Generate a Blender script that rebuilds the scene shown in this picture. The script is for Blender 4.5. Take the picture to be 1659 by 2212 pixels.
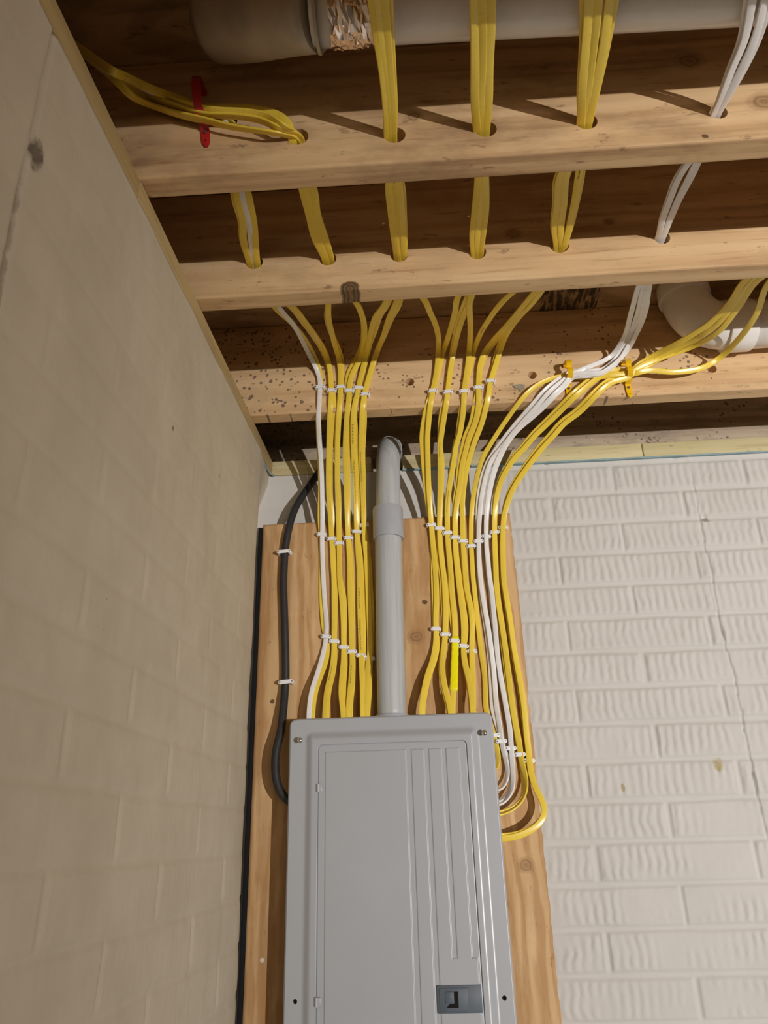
import bpy, bmesh, math
import numpy as np
from mathutils import Vector, Matrix
for o in list(bpy.data.objects): bpy.data.objects.remove(o)
scene = bpy.context.scene
COL = scene.collection
CAM_X=(0.9980025,0.0576402,-0.0258575)
CAM_Y=(0.0467690,-0.3989547,0.9157772)
CAM_Z=(0.0424696,-0.9151572,-0.4008536)
CAM_POS=(0.3468965,-1.5975115,1.6000000)

# ------------------------------------------------------------------ camera
cam_data = bpy.data.cameras.new('camera'); cam = bpy.data.objects.new('camera', cam_data); COL.objects.link(cam)
cam.matrix_world = Matrix(((CAM_X[0], CAM_Y[0], CAM_Z[0], CAM_POS[0]), (CAM_X[1], CAM_Y[1], CAM_Z[1], CAM_POS[1]),
                           (CAM_X[2], CAM_Y[2], CAM_Z[2], CAM_POS[2]), (0, 0, 0, 1)))
cam_data.sensor_fit = 'VERTICAL'; cam_data.sensor_height = 36.0; cam_data.lens = 1620.0/2212.0*36.0
cam_data.clip_start = 0.02; cam_data.clip_end = 50
scene.camera = cam
# ------------------------------------------------------------------ colour management, world, lamps
scene.view_settings.view_transform = 'Standard'; scene.view_settings.look = 'None'
scene.view_settings.gamma = 1.0; scene.view_settings.use_curve_mapping = False
scene.view_settings.exposure = 0.0
world = bpy.data.worlds.new('basement'); scene.world = world; world.use_nodes = True
bg = world.node_tree.nodes['Background']; bg.inputs[0].default_value = (1.0, 0.88, 0.70, 1); bg.inputs[1].default_value = 0.155
ld = bpy.data.lights.new('work_light', 'SPOT'); ld.energy = 900; ld.color = (1.0, 0.965, 0.93)
ld.shadow_soft_size = 0.022; ld.spot_size = math.radians(58); ld.spot_blend = 1.0
lo = bpy.data.objects.new('work_light', ld); COL.objects.link(lo)
LP = Vector((3.0, -4.6, 1.1)); LT = Vector((1.75, -0.3, 1.8))
lo.location = LP; lo.rotation_euler = (LT-LP).to_track_quat('-Z', 'Y').to_euler()
# unseen area light added behind the camera to its right: weak warm fill
l2 = bpy.data.lights.new('warm_fill', 'AREA'); l2.energy = 1.5; l2.spread = math.radians(90); l2.color = (1.0, 0.80, 0.56); l2.shape = 'DISK'; l2.size = 0.5
l2o = bpy.data.objects.new('warm_fill', l2); COL.objects.link(l2o); l2o.location = (1.3, -3.6, 1.5)
l2o.rotation_euler = (Vector((0.4, 0, 2.2))-Vector((1.3, -3.6, 1.5))).to_track_quat('-Z', 'Y').to_euler()

# ------------------------------------------------------------------ node helpers
class NT:
    def __init__(s, name, rough=0.6, spec=0.5, metal=0.0):
        s.m = bpy.data.materials.new(name); s.m.use_nodes = True; s.t = s.m.node_tree; s.n = s.t.nodes; s.l = s.t.links
        s.b = s.n['Principled BSDF']; s.b.inputs['Roughness'].default_value = rough
        s.b.inputs['Specular IOR Level'].default_value = spec; s.b.inputs['Metallic'].default_value = metal
        s.tc = s.n.new('ShaderNodeTexCoord')
    def set(s, inp, v):
        if isinstance(v, bpy.types.NodeSocket): s.l.new(v, inp)
        else:
            if isinstance(v, (tuple, list)) and len(v) == 3 and inp.type == 'RGBA': v = (*v, 1)
            inp.default_value = v
    def coord(s, scale=(1, 1, 1), loc=(0, 0, 0), kind='Object'):
        mp = s.n.new('ShaderNodeMapping'); s.l.new(s.tc.outputs[kind], mp.inputs[0])
        mp.inputs['Scale'].default_value = scale; mp.inputs['Location'].default_value = loc; return mp.outputs[0]
    def noise(s, vec, scale, detail=4, rough=0.55, dist=0.0, out=0):
        k = s.n.new('ShaderNodeTexNoise'); s.l.new(vec, k.inputs['Vector']); k.inputs['Scale'].default_value = scale
        k.inputs['Detail'].default_value = detail; k.inputs['Roughness'].default_value = rough; k.inputs['Distortion'].default_value = dist
        return k.outputs[out]
    def voro(s, vec, scale, out='Distance'):
        k = s.n.new('ShaderNodeTexVoronoi'); s.l.new(vec, k.inputs['Vector']); k.inputs['Scale'].default_value = scale; return k.outputs[out]
    def wave(s, vec, scale, dist=2.0, dscale=1.0, detail=2, kind='BANDS', axis='Z'):
        k = s.n.new('ShaderNodeTexWave'); s.l.new(vec, k.inputs['Vector']); k.wave_type = kind
        if kind == 'BANDS': k.bands_direction = axis
        k.inputs['Scale'].default_value = scale; k.inputs['Distortion'].default_value = dist; k.inputs['Detail'].default_value = detail
        k.inputs['Detail Scale'].default_value = dscale; return k.outputs['Fac']
    def ramp(s, fac, stops):
        k = s.n.new('ShaderNodeValToRGB'); s.set(k.inputs[0], fac); e = k.color_ramp.elements
        while len(e) < len(stops): e.new(0.5)
        for i, (p, c) in enumerate(stops):
            e[i].position = p; e[i].color = (*c, 1) if isinstance(c, (tuple, list)) else (c, c, c, 1)
        return k.outputs[0]
    def mix(s, fac, a, b, mode='MIX'):
        k = s.n.new('ShaderNodeMix'); k.data_type = 'RGBA'; k.blend_type = mode
        s.set(k.inputs[0], fac); s.set(k.inputs[6], a); s.set(k.inputs[7], b); return k.outputs[2]
    def math(s, op, a, b=0.0, c=0.0):
        k = s.n.new('ShaderNodeMath'); k.operation = op; s.set(k.inputs[0], a); s.set(k.inputs[1], b)
        if op in ('MULTIPLY_ADD', 'SMOOTH_MIN'): s.set(k.inputs[2], c)
        return k.outputs[0]
    def sep(s, vec):
        k = s.n.new('ShaderNodeSeparateXYZ'); s.l.new(vec, k.inputs[0]); return k.outputs
    def bump(s, h, strength=0.3, dist=0.001):
        k = s.n.new('ShaderNodeBump'); k.inputs['Strength'].default_value = strength; k.inputs['Distance'].default_value = dist
        s.set(k.inputs['Height'], h); s.l.new(k.outputs[0], s.b.inputs['Normal'])
    def color(s, c): s.set(s.b.inputs['Base Color'], c); return s
    def rough(s, r): s.set(s.b.inputs['Roughness'], r); return s

def plain(name, c, rough=0.5, spec=0.5, metal=0.0, coat=0.0, var=0.08, vs=60):
    k = NT(name, rough, spec, metal)
    v = k.noise(k.coord(), vs, 3)
    d = tuple(x*(1-var*2.2) for x in c)
    k.color(k.mix(k.ramp(v, [(0.35, 0.0), (0.65, 1.0)]), d, c))
    if coat: k.b.inputs['Coat Weight'].default_value = coat; k.b.inputs['Coat Roughness'].default_value = 0.15
    return k.m

def wood(name, light, mid, dark, axis='X', seed=0.0, knots=(), speck=0.0, stain=0.0, stain_col=(0.05, 0.04, 0.03), gs=1.0, figure=0.0, stamp=None):
    """Softwood grain stretched along an axis; knots = (a, z, radius) with a = coordinate along the board."""
    k = NT(name, 0.62, 0.3)
    st = {'X': (0.06, 1.0, 1.0), 'Y': (1.0, 0.06, 1.0), 'Z': (1.0, 1.0, 0.06)}[axis]
    c = k.coord(tuple(v*gs for v in st), (seed, seed*0.37, seed*1.7))
    w = k.coord((1, 1, 1), (seed*3.1, 0, seed))
    big = k.noise(c, 9, 3, 0.5, 0.6)
    fine = k.noise(c, 120, 5, 0.62, 0.3)
    ring = k.wave(c, 5, 16.0, 2.2, 4, 'BANDS', 'Z' if axis != 'Z' else 'X')
    g = k.math('ADD', k.math('MULTIPLY', ring, 0.20), k.math('ADD', k.math('MULTIPLY', big, 0.50), k.math('MULTIPLY', fine, 0.30)))
    col = k.ramp(g, [(0.22, dark), (0.46, mid), (0.74, light)])
    thin = k.ramp(fine, [(0.30, 1.0), (0.42, 0.0)])
    col = k.mix(k.math('MULTIPLY', thin, 0.45), col, dark)
    ck = k.ramp(k.noise(k.coord(tuple(v if v == 1.0 else 0.35 for v in st), (seed, 2, 5)), 70, 3, 0.7), [(0.30, 1.0), (0.36, 0.0)])
    col = k.mix(k.math('MULTIPLY', ck, 0.6), col, tuple(v*0.5 for v in dark))
    blot = k.noise(w, 3.5, 3, 0.6)
    col = k.mix(k.math('MULTIPLY', k.ramp(blot, [(0.42, 0.0), (0.7, 1.0)]), 0.35), col, mid)
    if stain:
        s1 = k.noise(k.coord((0.45, 1, 1), (seed*2, 3, 1)), 7, 5, 0.7)
        col = k.mix(k.math('MULTIPLY', k.ramp(s1, [(0.50, 0.0), (0.66, 1.0)]), stain), col, stain_col)
    if speck:
        v = k.voro(k.coord((1, 0.01, 1), (seed, 0, seed*0.7)), 80)
        dens = k.ramp(k.noise(w, 9, 2), [(0.45, 0.0), (0.62, 1.0)])
        if speck > 0.7:                                   # the mould is thickest at the end by the side wall
            xl = k.sep(k.coord())[0]; dens = k.math('MAXIMUM', dens, k.math('MULTIPLY', k.ramp(xl, [(0.16, 1.0), (0.36, 0.0)]), 0.95))
        rad = k.math('MULTIPLY', dens, k.math('MULTIPLY', k.noise(k.coord((1, .01, 1)), 60, 1), 0.55))
        m = k.math('LESS_THAN', v, rad)
        col = k.mix(k.math('MULTIPLY', m, speck), col, (0.13, 0.085, 0.06))
    if figure:
        fc = k.coord({'X': (0.22, 1, 1), 'Y': (1, 0.22, 1), 'Z': (1, 1, 0.22)}[axis], (seed*5, 0.3, seed))
        f1 = k.noise(fc, 13, 5, 0.55, 1.6); f2 = k.wave(fc, 9, 11.0, 1.3, 3, 'BANDS', 'X')
        fb = k.ramp(k.math('ADD', k.math('MULTIPLY', f1, 0.7), k.math('MULTIPLY', f2, 0.3)), [(0.40, 1.0), (0.58, 0.0)])
        col = k.mix(k.math('MULTIPLY', fb, figure), col, stain_col)
        curl = k.noise(k.coord((1, 1, 0.16), (1, 2, seed)), 60, 4, 0.6, 0.3)
        col = k.mix(k.math('MULTIPLY', k.ramp(curl, [(0.5, 0.0), (0.68, 1.0)]), figure*0.38), col, tuple(min(1, v*1.22) for v in light))
    if stamp:
        q = k.sep(k.coord()); x0, x1, y0, y1 = stamp
        box = k.math('MULTIPLY', k.math('MULTIPLY', k.math('GREATER_THAN', q[0], x0), k.math('LESS_THAN', q[0], x1)), k.math('MULTIPLY', k.math('GREATER_THAN', q[1], y0), k.math('LESS_THAN', q[1], y1)))
        inkn = k.ramp(k.noise(k.coord((1, 0.15, 1)), 110, 3, 0.7), [(0.42, 0.0), (0.52, 1.0)])
        col = k.mix(k.math('MULTIPLY', k.math('MULTIPLY', box, inkn), 0.85), col, (0.03, 0.025, 0.02))
    sx = k.sep(k.coord())
    wob = k.math('MULTIPLY', k.math('SUBTRACT', k.noise(k.coord(), 45, 2), 0.5), 0.012)
    for (ka, kz, kr, kd) in knots:
        dx = k.math('SUBTRACT', sx[0], ka); dz = k.math('SUBTRACT', sx[2], kz)
        d = k.math('ADD', k.math('SQRT', k.math('ADD', k.math('MULTIPLY', dx, dx), k.math('MULTIPLY', k.math('MULTIPLY', dz, dz), 1.5))), wob)
        r = k.math('DIVIDE', d, kr)
        halo = k.ramp(r, [(0.5, 1.0), (1.15, 0.0)]) if kd < 0.5 else k.ramp(r, [(0.88, 1.0), (1.08, 0.0)])
        inner = k.ramp(k.math('FRACT', k.math('MULTIPLY', r, 2.6)), [(0.3, tuple(v*0.55 for v in dark)), (0.7, tuple(v*0.22 for v in dark) if kd > 0.5 else dark)])
        col = k.mix(k.math('MULTIPLY', halo, 0.55+0.42*kd), col, inner)
    k.color(col); k.rough(k.ramp(fine, [(0.3, 0.75), (0.7, 0.55)])); k.bump(k.math('ADD', fine, k.math('MULTIPLY', ring, 0.3)), 0.25, 0.0008)
    return k.m

# ------------------------------------------------------------------ object helpers
def link(name, me, mat, parent=None, smooth=False, loc=None):
    o = bpy.data.objects.new(name, me); COL.objects.link(o)
    if mat is not None: me.materials.append(mat)
    if smooth:
        me.polygons.foreach_set('use_smooth', [True]*len(me.polygons))
    if parent is not None: o.parent = parent
    if loc is not None: o.location = loc
    return o
def from_bm(name, bm, mat, parent=None, smooth=False, auto=None, loc=None):
    me = bpy.data.meshes.new(name); bmesh.ops.recalc_face_normals(bm, faces=bm.faces)
    if auto is not None:
        for f in bm.faces: f.smooth = True
        for e in bm.edges:
            if len(e.link_faces) == 2 and e.calc_face_angle(0) > math.radians(auto): e.smooth = False
    bm.to_mesh(me); bm.free(); return link(name, me, mat, parent, smooth, loc)
def from_py(name, v, f, mat, parent=None, smooth=False, loc=None):
    me = bpy.data.meshes.new(name); me.from_pydata([tuple(map(float, p)) for p in v], [], f); me.validate(); me.update()
    return link(name, me, mat, parent, smooth, loc)
def tag(o, label, cat, group=None):
    o['label'] = label; o['category'] = cat
    if group: o['group'] = group
    return o
def struct(o, label=None, cat=None):
    o['kind'] = 'structure'
    if label: o['label'] = label
    if cat: o['category'] = cat
    return o
def empty(name, loc):
    o = bpy.data.objects.new(name, None); COL.objects.link(o); o.location = loc; o.empty_display_size = 0.02; return o
def box_bm(lo, hi, bev=0.0, seg=2, bm=None):
    bm = bm or bmesh.new(); m = Matrix.Translation([(a+b)/2 for a, b in zip(lo, hi)]) @ Matrix.Diagonal([b-a for a, b in zip(lo, hi)] + [1])
    r = bmesh.ops.create_cube(bm, size=1, matrix=m)
    if bev:
        es = list({e for v in r['verts'] for e in v.link_edges}); bmesh.ops.bevel(bm, geom=es, offset=bev, segments=seg, profile=0.5, affect='EDGES')
    return bm
def cyl_bm(c, axis, r, depth, n=24, bm=None, r2=None):
    bm = bm or bmesh.new(); q = Vector(axis).to_track_quat('Z', 'Y').to_matrix().to_4x4()
    bmesh.ops.create_cone(bm, cap_ends=True, segments=n, radius1=r, radius2=r if r2 is None else r2, depth=depth, matrix=Matrix.Translation(c) @ q)
    return bm
def lathe_bm(profile, c, axis, n=24, bm=None):
    """profile: list of (radius, height) along axis from c."""
    bm = bm or bmesh.new(); q = Vector(axis).to_track_quat('Z', 'Y').to_matrix(); rings = []
    for r, h in profile:
        if r < 1e-6: rings.append([bm.verts.new(Vector(c)+q @ Vector((0, 0, h)))])
        else: rings.append([bm.verts.new(Vector(c)+q @ Vector((r*math.cos(2*math.pi*i/n), r*math.sin(2*math.pi*i/n), h))) for i in range(n)])
    for a, b in zip(rings, rings[1:]):
        for i in range(n):
            j = (i+1) % n
            if len(a) == 1 and len(b) == 1: continue
            if len(a) == 1: bm.faces.new((a[0], b[i], b[j]))
            elif len(b) == 1: bm.faces.new((a[i], a[j], b[0]))
            else: bm.faces.new((a[i], a[j], b[j], b[i]))
    return bm

def vnoise(x, y, seed=0):
    """smooth 2-D value noise for arrays, result -1..1"""
    xi = np.floor(x).astype(np.int64); yi = np.floor(y).astype(np.int64); xf = x-xi; yf = y-yi
    u = xf*xf*(3-2*xf); v = yf*yf*(3-2*yf)
    def h(a, b):
        n = (a*374761393 + b*668265263 + seed*974711) & 0xffffffff
        n = ((n ^ (n >> 13))*1274126177) & 0xffffffff
        n = n ^ (n >> 16)
        return (n & 0xffff)/32767.5-1
    return (h(xi, yi)*(1-u)+h(xi+1, yi)*u)*(1-v)+(h(xi, yi+1)*(1-u)+h(xi+1, yi+1)*u)*v
def sstep(a, b, x):
    t = np.clip((x-a)/(b-a), 0, 1); return t*t*(3-2*t)

def height_slab(name, us, vs, fpos, back, mat, parent=None):
    """closed slab: front = grid fpos(U,V)->(x,y,z) arrays, back = offset vector pushed flat behind."""
    U, V = np.meshgrid(us, vs, indexing='ij'); X, Y, Z = fpos(U, V); n, m = U.shape
    front = np.stack([X, Y, Z], -1).reshape(-1, 3)
    ring = [i*m for i in range(n)] + [(n-1)*m+j for j in range(1, m)] + [i*m+m-1 for i in range(n-2, -1, -1)] + [j for j in range(m-2, 0, -1)]
    bk = front[ring]+np.array(back); verts = np.concatenate([front, bk]); N = n*m; R = len(ring)
    I, J = np.meshgrid(np.arange(n-1), np.arange(m-1), indexing='ij'); a = (I*m+J).ravel()
    quads = np.stack([a, a+m, a+m+1, a+1], 1)
    r = np.array(ring); k = np.arange(R); k2 = (k+1) % R
    side = np.stack([r[k], N+k, N+k2, r[k2]], 1)
    allq = np.concatenate([quads, side]); me = bpy.data.meshes.new(name)
    nl = allq.size+R
    me.vertices.add(len(verts)); me.vertices.foreach_set('co', verts.astype(np.float32).ravel())
    me.loops.add(nl); me.loops.foreach_set('vertex_index', np.concatenate([allq.ravel(), N+k]).astype(np.int32))
    npoly = len(allq)+1; me.polygons.add(npoly)
    me.polygons.foreach_set('loop_start', np.concatenate([np.arange(len(allq))*4, [allq.size]]).astype(np.int32))
    sm = np.zeros(npoly, bool); sm[:len(quads)] = True; me.polygons.foreach_set('use_smooth', sm)
    me.update(calc_edges=True); me.validate()
    bm = bmesh.new(); bm.from_mesh(me); bmesh.ops.recalc_face_normals(bm, faces=bm.faces); bm.to_mesh(me); bm.free()
    return link(name, me, mat, parent)

# ------------------------------------------------------------------ swept cables
def catmull(P, step=0.006):
    P = [np.array(p, float) for p in P]; P = [2*P[0]-P[1]]+P+[2*P[-1]-P[-2]]; out = []
    for i in range(1, len(P)-2):
        p0, p1, p2, p3 = P[i-1:i+3]
        d0 = max(np.linalg.norm(p1-p0), 1e-5)**0.5; d1 = max(np.linalg.norm(p2-p1), 1e-5)**0.5; d2 = max(np.linalg.norm(p3-p2), 1e-5)**0.5
        m1 = (p1-p0)/d0-(p2-p0)/(d0+d1)+(p2-p1)/d1; m2 = (p2-p1)/d1-(p3-p1)/(d1+d2)+(p3-p2)/d2; m1 *= d1; m2 *= d1
        n = max(1, int(np.linalg.norm(p2-p1)/step))
        for j in range(n):
            t = j/n; t2 = t*t; t3 = t2*t
            out.append((2*t3-3*t2+1)*p1+(t3-2*t2+t)*m1+(-2*t3+3*t2)*p2+(t3-t2)*m2)
    out.append(P[-2]); return np.array(out)
def smooth_path(P, it=3):
    for _ in range(it):
        Q = P.copy(); Q[1:-1] = 0.25*P[:-2]+0.5*P[1:-1]+0.25*P[2:]; P = Q
    return P
def frames(P, seed=0, twist=0.12):
    """width axis W and normal N along the path; starts from the panel end (last point)."""
    T = np.gradient(P, axis=0); T /= np.linalg.norm(T, axis=1)[:, None]; n = len(P); W = np.zeros_like(P)
    X = np.array([1., 0, 0]); w = X-T[-1]*(X @ T[-1]); w /= np.linalg.norm(w); W[-1] = w
    for i in range(n-2, -1, -1):
        w = w-T[i]*(w @ T[i]); w /= np.linalg.norm(w)
        tx = X-T[i]*(X @ T[i]); l = np.linalg.norm(tx)
        if l > 0.55:
            if tx @ w < 0: tx = -tx
            w = w+0.12*(l-0.55)*tx/l; w = w-T[i]*(w @ T[i]); w /= np.linalg.norm(w)
        W[i] = w
    N = np.cross(T, W)
    s = np.concatenate([[0], np.cumsum(np.linalg.norm(np.diff(P, axis=0), axis=1))])
    a = twist*(np.sin(s*13+seed*1.7)+0.7*np.sin(s*29+seed*2.9))
    W2 = W*np.cos(a)[:, None]+N*np.sin(a)[:, None]; N2 = np.cross(T, W2)
    flip = np.where(N2[:, 1] > 0, -1.0, 1.0)[:, None] if False else 1.0
    return T, W2, N2*flip, s
def ribbon(name, P, W, N, w, t, mat, parent=None, hump=True, m=20, scale=None):
    n = len(P); prof = []
    for k in range(m):
        a = 2*math.pi*k/m; cx, sx = math.cos(a), math.sin(a)
        x = math.copysign(abs(cx)**0.62, cx)*w/2; y = math.copysign(abs(sx)**0.72, sx)*t/2
        if hump: y *= 0.90+0.12*math.cos(x/(w/2)*math.pi*2)
        prof.append((x, y))
    sc = np.ones(n) if scale is None else scale
    V = np.concatenate([P[:, None, :]+sc[:, None, None]*(np.array([p[0] for p in prof])[None, :, None]*W[:, None, :]+np.array([p[1] for p in prof])[None, :, None]*N[:, None, :])], 1).reshape(-1, 3)
    F = []
    for i in range(n-1):
        for k in range(m):
            k2 = (k+1) % m; F.append((i*m+k, i*m+k2, (i+1)*m+k2, (i+1)*m+k))
    F.append(tuple(range(m-1, -1, -1))); F.append(tuple((n-1)*m+k for k in range(m)))
    return from_py(name, V, F, mat, parent, True)
def tube(name, pts, r, mat, parent=None, n=24, step=0.01, radii=None, smooth=2, inner=None):
    P = smooth_path(catmull(pts, step), smooth); T, W, N, s = frames(P, 0, 0.0)
    R = np.full(len(P), r) if radii is None else np.interp(s/s[-1], [a[0] for a in radii], [a[1] for a in radii])
    V = []
    for k in range(n):
        a = 2*math.pi*k/n; V.append(P+R[:, None]*(math.cos(a)*W+math.sin(a)*N))
    V = np.stack(V, 1).reshape(-1, 3); F = []
    for i in range(len(P)-1):
        for k in range(n): F.append((i*n+k, i*n+(k+1) % n, (i+1)*n+(k+1) % n, (i+1)*n+k))
    F.append(tuple(range(n-1, -1, -1))); F.append(tuple((len(P)-1)*n+k for k in range(n)))
    o = from_py(name, V, F, mat, parent, False)
    for p in o.data.polygons: p.use_smooth = len(p.vertices) == 4
    return o

def text_on_cable(txt, P, W, N, s, s0, size, mat, parent, off, lat=0.0, out=0.0024, direction=1, name='printing'):
    cu = bpy.data.curves.new('t', 'FONT'); cu.body = txt; cu.size = size; cu.extrude = 0.00008; cu.resolution_u = 2; cu.space_character = 1.15
    ob = bpy.data.objects.new('t', cu); COL.objects.link(ob); dg = bpy.context.evaluated_depsgraph_get()
    me = bpy.data.meshes.new_from_object(ob.evaluated_get(dg)); bpy.data.objects.remove(ob)
    co = np.empty(len(me.vertices)*3, np.float32); me.vertices.foreach_get('co', co); co = co.reshape(-1, 3)
    q = s0+direction*co[:, 0]; q = np.clip(q, s[0], s[-1])
    f = lambda A: np.stack([np.interp(q, s, A[:, i]) for i in range(3)], 1)
    Wd = f(W); Nd = f(N); sgn = 1.0 if Nd[:, 1].mean() < 0 or Nd[:, 2].mean() < -0.6 else -1.0
    wx = direction*sgn
    pos = f(P)+((co[:, 1]-size*0.36)*wx+lat)[:, None]*Wd+(out+co[:, 2]*0.5)[:, None]*Nd*sgn
    me.vertices.foreach_set('co', pos.astype(np.float32).ravel()); me.update()
    me.materials.clear()
    return link(name, me, mat, parent)

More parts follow.
